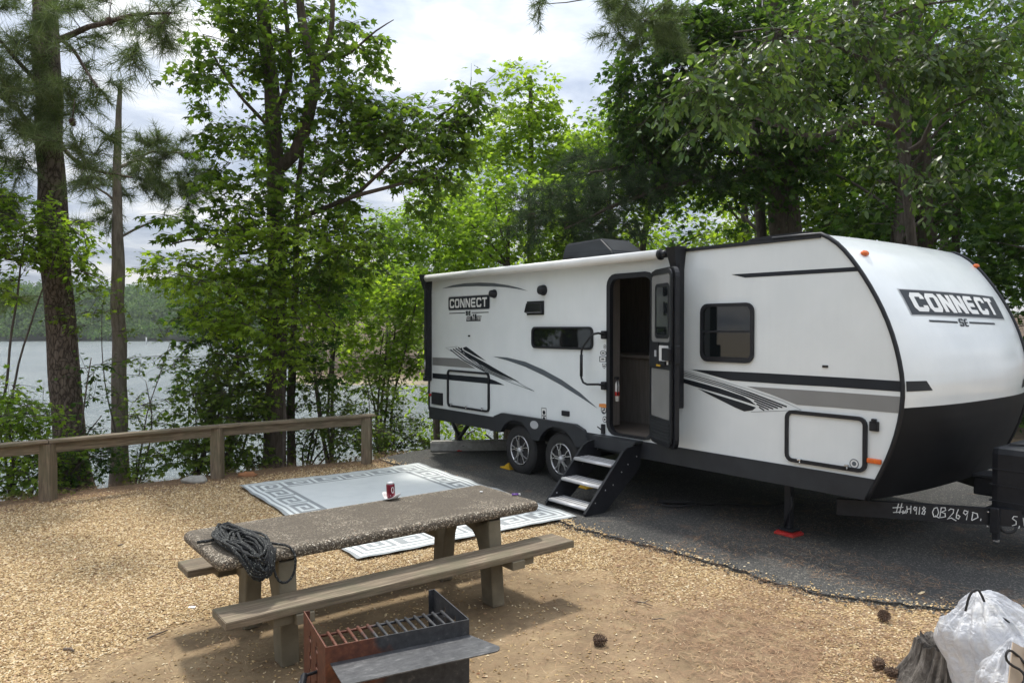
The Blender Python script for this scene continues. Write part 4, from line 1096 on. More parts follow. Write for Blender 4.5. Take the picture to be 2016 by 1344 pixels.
def ell(cx_, cy_, rx, ry, k=20): return [(cx_+rx*math.cos(2*math.pi*i/k), cy_+ry*math.sin(2*math.pi*i/k)) for i in range(k)]
add_ribbon(mb, ell(a0, .066, .010, .022), .005, cf, .0006, True); add_ribbon(mb, [(a0-.045, .02), (a0-.02, .025), (a0+.01, .02)], .006, cf, .0006)
mb.build('logo_mark', M['decal_white'], can)
p = on_z(1015, 975, .725); o = MB(); o.tube([(-.03, 0, .009), (.02, 0, .009)], .008, 8); o.build('x', M['rubber']) if False else None
lg = empty('lighter', (p.x, p.y, p.z), .1); tag(lg, 'small purple lighter lying on the far end of the table', 'lighter')
mb = MB(); mb.tube([(-.03, 0, .009), (.022, 0, .009)], .0085, 8); mb.build('body', simple('purple', (.12, .04, .28), (.10, .03, .22), .3), lg)
mb = MB(); mb.box((.032, 0, .009), (.016, .014, .014), None, .002); mb.build('metal_tip', M['alum'], lg)
p = on_z(947, 968.5, .725); mb = MB(); mb.box((0, 0, .005), (.02, .014, .009), Matrix.Rotation(.4, 3, 'Z'), .003); mb.box((.012, .004, .004), (.008, .008, .007), None, .002); o = mb.build('paper_scrap', M['decal_white']); o.location = p; tag(o, 'tiny crumpled white paper scrap near the lighter on the table', 'scrap')
p = on_z(378, 1198.5); mb = MB(); mb.box((0, 0, .004), (.05, .025, .004), Matrix.Rotation(.2, 3, 'X'), .001); o = mb.build('paper_scrap', M['decal_white']); o.location = p; o.location.z = .012; tag(o, 'small flat white litter scrap on the bare dirt by the bench end', 'scrap')

# ---- campground grill
HG_ = .50
G = [on_z(641, 1272, HG_), on_z(922, 1217, HG_), on_z(808, 1165, HG_), on_z(552, 1217, HG_)]
gx = (G[1]-G[0]); GLn = gx.length; grot = math.atan2(gx.y, gx.x); GD = ((G[2]-G[1]).length+(G[3]-G[0]).length)/2
gr_ = empty('grill', (G[0].x, G[0].y, 0), grot); tag(gr_, 'rusty steel campsite grill box with a bar grate and flat side shelf', 'grill')
print('grill', GLn, GD, grot)
m, n, l, b = new_mat('rusty_steel'); v = mapping(n, l); f = noise(n, l, v, 3.2, 6, .6); g = noise(n, l, v, 22, 5, .7)
sx_ = n.new('ShaderNodeSeparateXYZ'); l.new(v, sx_.inputs[0]); mr_ = n.new('ShaderNodeMapRange'); l.new(sx_.outputs[0], mr_.inputs[0]); mr_.inputs[1].default_value = .0; mr_.inputs[2].default_value = .5; mr_.inputs[3].default_value = .42; mr_.inputs[4].default_value = -.22
ad = math_n(n.new, l.new, 'ADD', f, mr_.outputs[0]); rust = ramp(n, l, g, [(.3, (.050, .018, .011)), (.55, (.115, .038, .020)), (.75, (.20, .085, .045))])
steel = ramp(n, l, g, [(.35, (.022, .023, .026)), (.6, (.045, .046, .05)), (.74, (.14, .13, .12))])
l.new(mixc(n, l, ramp(n, l, ad, [(.50, (0, 0, 0)), (.60, (1, 1, 1))]), steel, rust), b.inputs['Base Color']); b.inputs['Roughness'].default_value = .62; b.inputs['Metallic'].default_value = .25; bump(n, l, b, g, .3, .004); M['rusty'] = m
m, n, l, b = new_mat('shelf_steel'); v = mapping(n, l, (1, 1, 1)); g = noise(n, l, mapping(n, l, (1.2, 5, 1), (0, 0, .15)), 9, 7, .72, .6); f = noise(n, l, v, 5, 4)
c = ramp(n, l, g, [(.38, (.040, .041, .044)), (.53, (.075, .076, .08)), (.62, (.16, .16, .16)), (.72, (.36, .36, .35))]); c2 = ramp(n, l, noise(n, l, v, 30, 5, .7), [(.4, (.035, .036, .04)), (.7, (.09, .09, .093))])
l.new(mixc(n, l, ramp(n, l, f, [(.38, (1, 1, 1)), (.66, (.1, .1, .1))]), c, c2), b.inputs['Base Color']); b.inputs['Roughness'].default_value = .5; b.inputs['Metallic'].default_value = .3; bump(n, l, b, g, .2, .003); M['shelf'] = m
lf = lambda a, b, t: Vector((t, a, b)); ff = lambda a, b, t: Vector((a, t, b))
def slot(y, z0, z1):
    o_ = [(y-.013, z1), (y-.013, z0)]
    o_ += [(y+.006, z0)]
    for k in range(4):
        z = z0+(z1-z0)*(k+.5)/4
        o_ += [(y+.006, z-.020), (y+.032, z-.012), (y+.038, z+.006), (y+.006, z+.016)]
    o_ += [(y+.006, z1)]
    return o_
for x0, sgn_, nm in ((0, 1, 'side_panel'), (GLn, -1, 'side_panel')):
    pl = MB(); pl.prism([(0, .004), (GD, .004), (GD, HG_), (0, HG_)], x0-.003, x0+.003, lf, holes=[slot(GD*.36, .10, HG_-.045), slot(GD*.66, .10, HG_-.045)])
    pl.box((x0+sgn_*.016, GD+.003, HG_/2), (.032, .006, HG_-.008)); pl.build(nm, M['rusty'], gr_)
pl = MB(); pl.box((GLn/2, -.003, HG_/2), (GLn+.006, .006, HG_-.004)); pl.build('front_panel', M['rusty'], gr_)
pl = MB(); pl.box((GLn/2, GD-.003, .11), (GLn-.08, .006, .21)); pl.build('back_panel', M['rusty'], gr_)
pl = MB(); pl.box((GLn/2, GD/2, .03), (GLn-.01, GD-.02, .006)); pl.build('ash_floor', M['rusty'], gr_)
gt = MB(); zg = HG_-.075; 
gt.tube([(.01, GD*.62, zg), (GLn-.01, GD*.62, zg)], .008, 8); gt.tube([(.01, .012, zg), (GLn-.01, .012, zg)], .008, 8)
for i in range(14): x = .03+i*(GLn-.06)/13; gt.tube([(x, .012, zg+.012), (x, GD*.62, zg+.012)], .0085, 8)
gt.build('grate', M['rusty'], gr_)
hd_ = MB(); pth = [(.0, GD*.36, .30), (-.07, GD*.33, .30), (-.10, GD*.25, .29), (-.11, GD*.10, .27)]; hd_.tube(pth, .009, 8)
hx = []
for i in range(160): a = i/160; p = Vector(pth[1]).lerp(Vector(pth[3]), a); hx.append((p.x+.0+.016*math.cos(i*.9), p.y, p.z+.016*math.sin(i*.9)))
hd_.tube(hx, .0028, 5); hd_.build('handle', M['black_plastic'], gr_)
sp0 = [on_z(644, 1310, HG_-.085), on_z(924, 1237, HG_-.085), on_z(980, 1277, HG_-.085), on_z(683, 1352, HG_-.085)]
GM = Matrix.Translation((G[0].x, G[0].y, 0)) @ Matrix.Rotation(grot, 4, 'Z'); GI = GM.inverted(); sl = [GI @ p for p in sp0]; print('shelf', sl)
sdp = abs(sum(p.y for p in sl[2:])/2)
sw0, sw1 = .02, GLn+.02
shp = [(sw0, -.008), (sw0, -sdp), (sw1+.01, -sdp)]
shp = [(sw0, -.008), (sw0+.0, -sdp)]+[(sw1+.06-.05+.05*math.cos(R(a)), -sdp+.05+.05*math.sin(R(a))) for a in (-90, -67, -45, -22, 0)]+[(sw1-.02, -.008)]
pl = MB(); pl.prism(shp, HG_-.089, HG_-.083, lambda a, b, t: Vector((a, b, t))); pl.build('side_shelf', M['shelf'], gr_)

# ---- stump, trash bags, cones, sticks, rock
def blob_mesh(name, mat, loc, rad, fn, seg=48, rings=32, label=None, cat=None, group=None, parent=None):
    bm = bmesh.new(); bmesh.ops.create_uvsphere(bm, u_segments=seg, v_segments=rings, radius=1)
    for v_ in bm.verts: v_.co = fn(v_.co.normalized())
    mb = MB(); mb.bm(bm, None, True); o = mb.build(name, mat, parent); o.location = loc
    if label: tag(o, label, cat, group)
    return o
st_ = on_z(1858, 1400, 0); st_ = Vector((2.50, 4.22, 0)); SHT = .25
m, n, l, b = new_mat('stump_wood'); v = mapping(n, l, (1, 1, .18)); f = noise(n, l, v, 26, 7, .7, .4)
l.new(ramp(n, l, f, [(.32, (.025, .02, .017)), (.5, (.10, .087, .075)), (.68, (.21, .19, .17))]), b.inputs['Base Color']); b.inputs['Roughness'].default_value = .95; bump(n, l, b, f, 1.0, .02); M['stump'] = m
mb = MB(); V = []; F = []; K = 90; J = 16
for j in range(J+1):
    for i in range(K):
        a = 2*math.pi*i/K; z = SHT*j/J
        r_ = .155+.12*(1-j/J)**1.6+.030*mnoise.noise(Vector((math.cos(a)*7, math.sin(a)*7, z*2)))+.02*mnoise.noise(Vector((math.cos(a)*22, math.sin(a)*22, z*5)))
        if j == J: z += .035*mnoise.noise(Vector((a*6, 2, 0)))
        V.append((r_*math.cos(a), r_*math.sin(a), z))
for j in range(J):
    for i in range(K): F.append((j*K+i, j*K+(i+1) % K, (j+1)*K+(i+1) % K, (j+1)*K+i))
for ring, rr_ in ((J+1, .11), (J+2, .05)):
    for i in range(K):
        a = 2*math.pi*i/K; V.append((rr_*math.cos(a), rr_*math.sin(a), SHT-.035+.05*mnoise.noise(Vector((math.cos(a)*9, math.sin(a)*9, ring*3.)))))
for j in (J, J+1):
    for i in range(K): F.append((j*K+i, j*K+(i+1) % K, (j+1)*K+(i+1) % K, (j+1)*K+i))
F.append([(J+2)*K+i for i in range(K)]); mb.add(V, F, False)
o = mb.build('tree_stump', M['stump']); o.location = st_; tag(o, 'grey splintered tree stump with the white trash bags leaning on it', 'stump')
m, n, l, b = new_mat('bag_plastic'); v = mapping(n, l); f = noise(n, l, v, 7, 6, .65, .8); f2 = noise(n, l, mapping(n, l, (1, 1, .25)), 30, 5, .6, 1.5)
l.new(ramp(n, l, f, [(.35, (.40, .42, .46)), (.5, (.62, .63, .66)), (.66, (.74, .73, .71))]), b.inputs['Base Color']); b.inputs['Roughness'].default_value = .22; b.inputs['Specular IOR Level'].default_value = .7
nb = bump(n, l, b, f2, .45, .008, bump(n, l, b, noise(n, l, v, 11, 4, .6, 1.8), .9, .03)); tl_ = n.new('ShaderNodeBsdfTranslucent'); tl_.inputs[0].default_value = (.8, .8, .82, 1); ms = n.new('ShaderNodeMixShader'); ms.inputs[0].default_value = .35
l.new(b.outputs[0], ms.inputs[1]); l.new(tl_.outputs[0], ms.inputs[2]); l.new(ms.outputs[0], n['Material Output'].inputs[0]); M['bag'] = m
def bagfn(rx, ry, rz, seed, neck, nz, px=0., py=0.):
    def f(c):
        a = math.atan2(c.y, c.x); up = max(0, c.z)
        pinch = 1-neck*max(0, (c.z-.55)/.45)**1.0
        fold = 1+(.035+.16*max(0, c.z-.45))*math.sin(a*17+5*mnoise.noise(Vector((c.x*2, c.y*2, seed))))*min(1, max(0, c.z+.2)*1.6)
        k = 1+.13*mnoise.noise(c*1.7+Vector((seed, 0, 0)))+.07*abs(mnoise.noise(c*2.6+Vector((0, seed, 0))))+.028*abs(mnoise.noise(Vector((c.x*7, c.y*7, c.z*3))+Vector((0, 0, seed))))+.012*abs(mnoise.noise(c*16+Vector((0, 0, seed))))
        z = c.z*rz*(1 if c.z > 0 else .72); z = max(z, -rz*.62)
        return Vector((c.x*rx*k*pinch*fold+px*up**1.5, c.y*ry*k*pinch*fold+py*up**1.5, z*(k if c.z > 0 else 1)+nz*max(0, c.z-.8)*5*rz*.2))
    return f
bagA = empty('trash_bag', (2.64, 3.84, .0)); tag(bagA, 'large full white trash bag with its black drawstring loop at the peak', 'trash bag', 'white trash bags by the stump')
blob_mesh('sack', M['bag'], (0, 0, .26), 1, bagfn(.34, .26, .38, 3.1, .30, .2, -.20, .0), 150, 90, parent=bagA)
blob_mesh('sack', M['bag'], (0, 0, .23), 1, bagfn(.25, .21, .33, 8.4, .6, .3, -.12, .0), 150, 90, parent=(bagB := empty('trash_bag', (2.47, 3.45, .0)))); tag(bagB, 'smaller tied white trash bag slumped against the bigger one, drawstring in a bow', 'trash bag', 'white trash bags by the stump')
# drawstrings
def cord(name, pts, r, parent):
    P = np.array(pts, float)
    for _ in range(2):
        Q = [P[0]]
        for i in range(len(P)-1): Q += [.75*P[i]+.25*P[i+1], .25*P[i]+.75*P[i+1]]
        Q.append(P[-1]); P = np.array(Q)
    mb = MB(); mb.tube(P, r, 6); return mb.build(name, M['rubber'], parent)
cord('drawstring', [(-.30, -.05, .60), (-.28, -.05, .69), (-.24, -.05, .72), (-.21, -.05, .67), (-.20, -.06, .62), (-.17, -.12, .60), (-.12, -.15, .57)], .006, bagA)
cord('drawstring', [(-.14, -.08, .55), (-.22, -.12, .61), (-.24, -.13, .55), (-.14, -.14, .50), (-.22, -.19, .44), (-.19, -.21, .37), (-.11, -.21, .37), (-.01, -.19, .41), (-.03, -.21, .35)], .006, bagB)
cord('drawstring', [(-.14, -.08, .55), (-.10, -.15, .48), (.03, -.20, .41), (-.05, -.21, .42)], .006, bagB)
mb = MB(); mb.box((-.14, -.11, .49), (.14, .006, .22), Matrix.Rotation(.5, 3, 'Y') @ Matrix.Rotation(-.5, 3, 'X')); mb.box((-.09, -.10, .47), (.006, .10, .24), Matrix.Rotation(-.3, 3, 'X'))
mb.build('cardboard_flap', simple('card', (.42, .33, .25), (.36, .28, .2), .8), bagB)
# pine cones
def cone_mesh():
    mb = MB()
    mb.lathe([(.003, -.04), (.012, -.03), (.014, 0), (.008, .035), (.002, .045)], 8)
    k = 0
    for i in range(70):
        t = i/70; z = -.035+.08*t; r = .026*math.sin(math.pi*min(1, .18+.8*t))**.7+.003; a = i*2.4
        c = Vector((math.cos(a)*r, math.sin(a)*r, z)); o_ = Vector((math.cos(a), math.sin(a), .55)).normalized(); s_ = Vector((-math.sin(a), math.cos(a), 0))
        mb.add([c*.3+Vector((0, 0, z*.6)), c+s_*.006, c+o_*.016, c-s_*.006, c-Vector((0, 0, .003))], [(0, 1, 2, 3), (0, 3, 4), (0, 4, 1), (1, 4, 2), (2, 4, 3)])
    return mb
mc_ = simple('cone_brown', (.075, .045, .03), (.14, .09, .06), .85, scale=30)
pc_ = cone_mesh().build('pine_cone', mc_); first_cone = pc_
cones = [(1740, 1211, 1.1, 'dark open pine cone on the dirt close to the asphalt edge'), (1180, 1259, 1.1, 'small dark pine cone alone on the bare dirt beyond the shelf of the grill'), (1730, 1306, 1.0, 'flattened pine cone among the chips by the splintered stump'), (1757, 1322, .95, 'pine cone touching the foot of the splintered stump')]
for i, (x, y, s, lb) in enumerate(cones):
    o = pc_ if i == 0 else pc_.copy()
    if i: COL.objects.link(o)
    o.location = on_z(x, y, .035); o.scale = (s, s, s); o.rotation_euler = (1.3+.2*i, .3*i, i*1.3); tag(o, lb, 'pine cone', 'pine cones on the ground')
rk = blob_mesh('rock', M['concrete'], on_z(385, 945, .04), 1, lambda c: Vector((c.x*.17, c.y*.09, c.z*.065))*(1+.25*mnoise.noise(c*1.5)), 20, 14, 'flat pale stone lying beside the middle fence post', 'rock')
rk.rotation_euler.z = .3
rk = blob_mesh('rock', simple('red_clay', (.32, .14, .06), (.25, .11, .05), .9), on_z(487, 935, .02), 1, lambda c: Vector((c.x*.13, c.y*.06, c.z*.05))*(1+.35*mnoise.noise(c*2)), 16, 12, 'rust coloured chunk of bark behind the corner of the rug', 'bark chunk')
bark = simple('stick', (.10, .075, .055), (.18, .14, .11), .9, scale=40, bs=.3)
for i, (pa_, pb_, r, lb) in enumerate((((1247, 1183), (1285, 1192), .006, 'short forked twig on the dirt east of the bench'), ((1283, 1219), (1312, 1218), .005, 'thin straight twig at the margin of the bare dirt'), ((126, 1277), (146, 1281), .010, 'broken bark stick on the chips near the bare dirt'), ((232, 1074), (243, 1071), .008, 'tiny dark stick on the chips beyond the far bench'), ((290, 1256), (330, 1240), .007, 'pale stick lying across the shaded dirt by the bench end'))):
    a, c = on_z(*pa_, .012), on_z(*pb_, .014); mm_ = (a+c)/2+Vector((.006, .01, .004)); mb = MB(); mb.tube([a, mm_, c], [r, r*.9, r*.5], 6)
    if i == 0: mb.tube([mm_, mm_+Vector((.05, .03, .01))], [r*.7, r*.3], 5)
    tag(mb.build('twig', bark), lb, 'twig', 'twigs on the ground')
# splinters on the rim of the stump
# ------------------------------------------------------------------ terrain
fa_ = on_z(95, 987); fb_ = on_z(722, 912); fdir = (fb_-fa_).normalized(); fn_ = Vector((-fdir.y, fdir.x, 0))
LAKE = -3.5
def sstep(a, b_, x):
    t = np.clip((x-a)/(b_-a), 0, 1); return t*t*(3-2*t)
def n2(x, y, s, o_=0.):
    return np.sin(x*s*1.1+o_+1.3*np.sin(y*s*.7+o_*2))*np.cos(y*s*.9-o_+1.1*np.sin(x*s*.8))
def height(x, y):
    x = np.asarray(x, float); y = np.asarray(y, float)
    d = (x-fa_.x)*fn_.x+(y-fa_.y)*fn_.y+.25*n2(x, y, .9, 1)          # distance past the fence
    along = (x-fa_.x)*fdir.x+(y-fa_.y)*fdir.y
    bank = -5.4*sstep(.5, 12., d)-.12*sstep(.1, .6, d)
    right = sstep(1.5, 9, x-.35*(y-14))                                # land behind the trailer
    bank = bank*(1-right)
    h = bank+right*sstep(17, 60, y)*3.0
    dist = np.hypot(x, y)
    cove = sstep(66, 76, y)*sstep(-.33, -.23, x/(np.abs(y)+1)+.02*n2(x, y, .06))     # far bank of the cove
    h = np.maximum(h, -5.4+cove*(3.0+7*sstep(74, 150, y)))
    far = sstep(300, 330, y+.05*np.abs(x)+9*n2(x, y, .012))
    h = np.maximum(h, -5.4+far*(2.6+14*sstep(318, 420, y+12*n2(x, y, .02))))
    bs = -2.5*sstep(60, 120, -y)
    near = np.clip(1-dist/25, 0, 1)
    return h+.012*n2(x, y, 2.3)*near*(d < .4)+.10*n2(x, y, .7, 2)*(d > 1)*(1-np.clip((h+5)/1e-6, 0, 0))
def axis(lo, hi, fine_lo, fine_hi, fs, gr):
    a = list(np.arange(fine_lo, fine_hi+1e-6, fs)); s = fs
    while a[-1] < hi: s *= gr; a.append(a[-1]+s)
    s = fs; b_ = [fine_lo]
    while b_[-1] > lo: s *= gr; b_.append(b_[-1]-s)
    return np.array(b_[1:][::-1]+a)
xs = axis(-1500, 1500, -14, 16, .22, 1.07); ys = axis(-300, 1500, 2, 26, .22, 1.06)
X, Y = np.meshgrid(xs, ys, indexing='ij'); Z = height(X, Y)
V = np.stack([X, Y, Z], -1).reshape(-1, 3); ny = len(ys)
I, J = np.meshgrid(np.arange(len(xs)-1), np.arange(ny-1), indexing='ij'); p = (I*ny+J).ravel()
F = np.stack([p, p+ny, p+ny+1, p+1], -1)
print('terrain', V.shape)
m, n, l, b = new_mat('ground'); v = mapping(n, l)
sx_ = n.new('ShaderNodeSeparateXYZ'); l.new(v, sx_.inputs[0])
def ML(op, a, c, clamp=False): return math_n(n.new, l.new, op, a, c, clamp)
wob = noise(n, l, v, 1.1, 5, .6); wob2 = noise(n, l, v, 5, 5, .65)
# distance past the fence line
dd = ML('ADD', ML('MULTIPLY', ML('SUBTRACT', sx_.outputs[0], fa_.x), fn_.x), ML('MULTIPLY', ML('SUBTRACT', sx_.outputs[1], fa_.y), fn_.y))
dd = ML('ADD', dd, ML('MULTIPLY', ML('SUBTRACT', wob2, .5), 1.2))
def ellip(cx_, cy_, rx, ry, rot, soft=.5):
    a = ML('SUBTRACT', sx_.outputs[0], cx_); c = ML('SUBTRACT', sx_.outputs[1], cy_); cr_, sr_ = math.cos(rot), math.sin(rot)
    u = ML('DIVIDE', ML('ADD', ML('MULTIPLY', a, cr_), ML('MULTIPLY', c, sr_)), rx); w_ = ML('DIVIDE', ML('SUBTRACT', ML('MULTIPLY', c, cr_), ML('MULTIPLY', a, sr_)), ry)
    r_ = ML('SQRT', ML('ADD', ML('MULTIPLY', u, u), ML('MULTIPLY', w_, w_)), None)
    r_ = ML('ADD', r_, ML('MULTIPLY', ML('SUBTRACT', wob, .5), .9)); r_ = ML('ADD', r_, ML('MULTIPLY', ML('SUBTRACT', wob2, .5), .5))
    q = n.new('ShaderNodeMapRange'); l.new(r_, q.inputs[0]); q.inputs[1].default_value = 1-soft/2; q.inputs[2].default_value = 1+soft/2; q.inputs[3].default_value = 1; q.inputs[4].default_value = 0; return q.outputs[0]
vo = n.new('ShaderNodeTexVoronoi'); vo.inputs['Scale'].default_value = 58; l.new(mapping(n, l, (1, 1, 1), (0, 0, .4)), vo.inputs['Vector']); vo.inputs['Randomness'].default_value = 1
so = n.new('ShaderNodeSeparateColor'); l.new(vo.outputs['Color'], so.inputs[0])
chip = ramp(n, l, so.outputs[0], [(0, (.19, .115, .050)), (.25, (.33, .215, .10)), (.55, (.45, .315, .155)), (.8, (.55, .41, .22)), (.93, (.65, .53, .34)), (1, (.26, .125, .06))])
chip = mixc(n, l, 1.0, chip, ramp(n, l, vo.outputs['Distance'], [(.30, (1, 1, 1)), (.75, (.42, .38, .34))]), 'MULTIPLY')
dirt = ramp(n, l, noise(n, l, v, 3.2, 8, .68), [(.3, (.130, .086, .045)), (.52, (.215, .150, .080)), (.72, (.30, .218, .122))])
dirt = mixc(n, l, ramp(n, l, noise(n, l, v, 26, 6, .75), [(.60, (0, 0, 0)), (.70, (.7, .7, .7))]), dirt, (.38, .29, .17))
straw = ramp(n, l, noise(n, l, mapping(n, l, (1, 1, 1)), 34, 7, .75, 1.2), [(.33, (.075, .045, .028)), (.5, (.185, .115, .065)), (.68, (.33, .22, .13))])
litter = ramp(n, l, noise(n, l, v, 3, 8, .7), [(.3, (.045, .032, .02)), (.55, (.10, .065, .038)), (.72, (.16, .10, .055))])
d1 = ellip(-.85, 4.9, 2.0, 1.25, trot, .35); d2 = ellip(.7, 4.6, 1.2, .9, .2, .5)
dm_ = ML('MAXIMUM', d1, d2)
s1_ = ellip(2.3, 4.6, 1.9, 1.5, -.3, 1.0)
c = mixc(n, l, dm_, chip, dirt)
c = mixc(n, l, ML('MULTIPLY', s1_, ramp(n, l, wob2, [(.42, (0, 0, 0)), (.55, (.8, .8, .8))])), c, straw)
q = n.new('ShaderNodeMapRange'); l.new(dd, q.inputs[0]); q.inputs[1].default_value = -.55; q.inputs[2].default_value = -.05; c = mixc(n, l, q.outputs[0], c, straw)
q = n.new('ShaderNodeMapRange'); l.new(dd, q.inputs[0]); q.inputs[1].default_value = .5; q.inputs[2].default_value = 1.4; c = mixc(n, l, q.outputs[0], c, litter)
q = n.new('ShaderNodeMapRange'); l.new(sx_.outputs[1], q.inputs[0]); q.inputs[1].default_value = -1; q.inputs[2].default_value = -3; c = mixc(n, l, q.outputs[0], c, (.05, .075, .03))
# beyond the asphalt: forest litter; muddy sand at the waterline
q = n.new('ShaderNodeMapRange'); l.new(ML('SUBTRACT', sx_.outputs[1], 12.6), q.inputs[0]); q.inputs[1].default_value = 0; q.inputs[2].default_value = 1.2; c = mixc(n, l, q.outputs[0], c, litter)
q = n.new('ShaderNodeMapRange'); l.new(sx_.outputs[2], q.inputs[0]); q.inputs[1].default_value = LAKE+.9; q.inputs[2].default_value = LAKE+.3; 
q2 = n.new('ShaderNodeMapRange'); l.new(sx_.outputs[1], q2.inputs[0]); q2.inputs[1].default_value = 140; q2.inputs[2].default_value = 130
c = mixc(n, l, ML('MULTIPLY', q.outputs[0], q2.outputs[0]), c, (.30, .245, .17))
q = n.new('ShaderNodeMapRange'); l.new(sx_.outputs[1], q.inputs[0]); q.inputs[1].default_value = 240; q.inputs[2].default_value = 280; c = mixc(n, l, q.outputs[0], c, (.03, .05, .02))
l.new(c, b.inputs['Base Color']); b.inputs['Roughness'].default_value = .92
hb = mixc(n, l, dm_, vo.outputs['Distance'], noise(n, l, v, 18, 8, .7)); b1_ = bump(n, l, b, hb, .55, .02); bump(n, l, b, noise(n, l, v, 2.1, 4), .5, .06, b1_)
M['ground'] = m
gnd = mesh_np('ground', V, F, m, None, True); tag(gnd, kind='structure')
# lake
m, n, l, b = new_mat('lake_water'); v = mapping(n, l, (1, .55, 1)); f = noise(n, l, v, 1.6, 5, .6); f2 = noise(n, l, mapping(n, l, (1, .3, 1)), .12, 3)
l.new(ramp(n, l, f2, [(.4, (.10, .125, .13)), (.6, (.13, .155, .155))]), b.inputs['Base Color']); b.inputs['Roughness'].default_value = .24; b.inputs['IOR'].default_value = 1.33; b.inputs['Specular IOR Level'].default_value = 1.0
bump(n, l, b, f, 1.0, .7, bump(n, l, b, noise(n, l, v, 6, 3), .3, .03)); M['water'] = m
mb = MB(); mb.add([(-1500, 8, LAKE), (1500, 8, LAKE), (1500, 1500, LAKE), (-1500, 1500, LAKE)], [(0, 1, 2, 3)]); tag(mb.build('lake', M['water']), kind='structure')
# asphalt pad
m, n, l, b = new_mat('asphalt'); v = mapping(n, l); f = noise(n, l, v, .9, 6, .6); g = n.new('ShaderNodeTexVoronoi'); g.inputs['Scale'].default_value = 110; l.new(v, g.inputs['Vector'])
so = n.new('ShaderNodeSeparateColor'); l.new(g.outputs['Color'], so.inputs[0])
c = ramp(n, l, so.outputs[0], [(0, (.020, .0205, .020)), (.6, (.040, .0395, .038)), (.88, (.070, .068, .064)), (.98, (.19, .175, .15))]); c = mixc(n, l, 1, c, ramp(n, l, f, [(.3, (.62, .62, .64)), (.65, (1.15, 1.13, 1.08))]), 'MULTIPLY')
c = mixc(n, l, ramp(n, l, noise(n, l, v, 1.7, 6, .7, .6), [(.60, (0, 0, 0)), (.74, (.55, .55, .55))]), c, (.20, .11, .06))
l.new(c, b.inputs['Base Color']); b.inputs['Roughness'].default_value = .85; bump(n, l, b, g.outputs['Distance'], .6, .006, bump(n, l, b, noise(n, l, v, 3, 4), .2, .03)); M['asphalt'] = m
pe = [on_z(*p) for p in ((742, 905), (790, 917), (860, 940), (960, 977), (1060, 1014), (1150, 1044), (1230, 1064), (1330, 1089), (1450, 1127), (1560, 1161), (1690, 1184), (1850, 1200), (2016, 1216), (2250, 1240))]
edge = []
for i in range(len(pe)-1):
    k = max(2, int((pe[i+1]-pe[i]).length/.05))
    for j in range(k):
        p = pe[i].lerp(pe[i+1], j/k); e_ = .05*mnoise.noise(p*3)+.04*mnoise.noise(p*11); edge.append(Vector((p.x+e_, p.y+e_, 0)))
back = [Vector((16, 5, 0)), Vector((16, 11, 0)), Vector((9, 13, 0)), Vector((3, 13.5, 0)), on_z(1000, 874), on_z(840, 886), on_z(775, 898)]
poly = [(p.x, p.y) for p in edge]+[(p.x, p.y) for p in back]
mb = MB(); mb.prism(poly, -.06, .020, lambda a, b, t: Vector((a, b, t))); ao = mb.build('asphalt_pad', M['asphalt']); tag(ao, kind='structure')
ISO = None
def in_poly(px, py, poly):
    c = np.zeros(px.shape, bool); x0, y0 = poly[-1]
    for x1, y1 in poly:
        with np.errstate(divide='ignore', invalid='ignore'):
            c ^= ((y1 > py) != (y0 > py)) & (px < (x0-x1)*(py-y1)/(y0-y1+1e-12)+x1)
        x0, y0 = x1, y1
    return c
# ------------------------------------------------------------------ loose chips and pine straw
rg = np.random.default_rng(5)
def island_mat(name, stops, rough=.85, trans=None, fac=.4, spec=.3):
    m, n, l, b = new_mat(name); g = n.new('ShaderNodeNewGeometry'); c = ramp(n, l, g.outputs['Random Per Island'], stops)
    l.new(c, b.inputs['Base Color']); b.inputs['Roughness'].default_value = rough; b.inputs['Specular IOR Level'].default_value = spec
    if trans:
        t = n.new('ShaderNodeBsdfTranslucent'); l.new(mixc(n, l, 1.0, c, trans, 'MULTIPLY'), t.inputs[0]); ms = n.new('ShaderNodeMixShader'); ms.inputs[0].default_value = fac
        l.new(b.outputs[0], ms.inputs[1]); l.new(t.outputs[0], ms.inputs[2]); l.new(ms.outputs[0], n['Material Output'].inputs[0])
    return m
def scatter(N, ylo, yhi, power=1.0):
    y = ylo+(yhi-ylo)*rg.random(N)**power; x = (rg.random(N)*2-1)*y*.74; return x, y
def dirt_amount(x, y):
    def e(cx_, cy_, rx, ry, rot):
        a = x-cx_; c = y-cy_; u = (a*math.cos(rot)+c*math.sin(rot))/rx; w_ = (c*math.cos(rot)-a*math.sin(rot))/ry; return np.hypot(u, w_)
    return np.minimum(e(-.85, 4.9, 2.0, 1.25, trot), e(.7, 4.6, 1.2, .9, .2))+.12*n2(x, y, 3.1)
x, y = scatter(330000, 3.9, 12.2, 1.3)
d = (x-fa_.x)*fn_.x+(y-fa_.y)*fn_.y
jx, jy = rg.exponential(.05, len(x)), rg.exponential(.05, len(x))
ok = (~in_poly(x-jx, y-jy, poly)) & (d < -.1+.3*rg.random(len(x))) & ((dirt_amount(x, y) > 1.0) | (rg.random(len(x)) < .05)) & ~((x > .9) & (rg.random(len(x)) < .62+.25*n2(x, y, 1.9)))
quad = [(p.x, p.y) for p in g0]; ok &= ~in_poly(x, y, quad)
x, y = x[ok], y[ok]; N = len(x); print('chips', N)
sz = .0038+.0058*rg.random(N)**2.2+.0005*y; sz[rg.random(N) < .006] *= 2.2
a = rg.random(N)*6.283; T0 = np.array([(1, 0, 0), (.2, .62, 0), (-.9, .3, 0), (-.5, -.6, 0), (.6, -.55, 0), (.05, .05, .55)])
ca_, sa_ = np.cos(a), np.sin(a); tl = (rg.random((N, 2))-.5)*.7
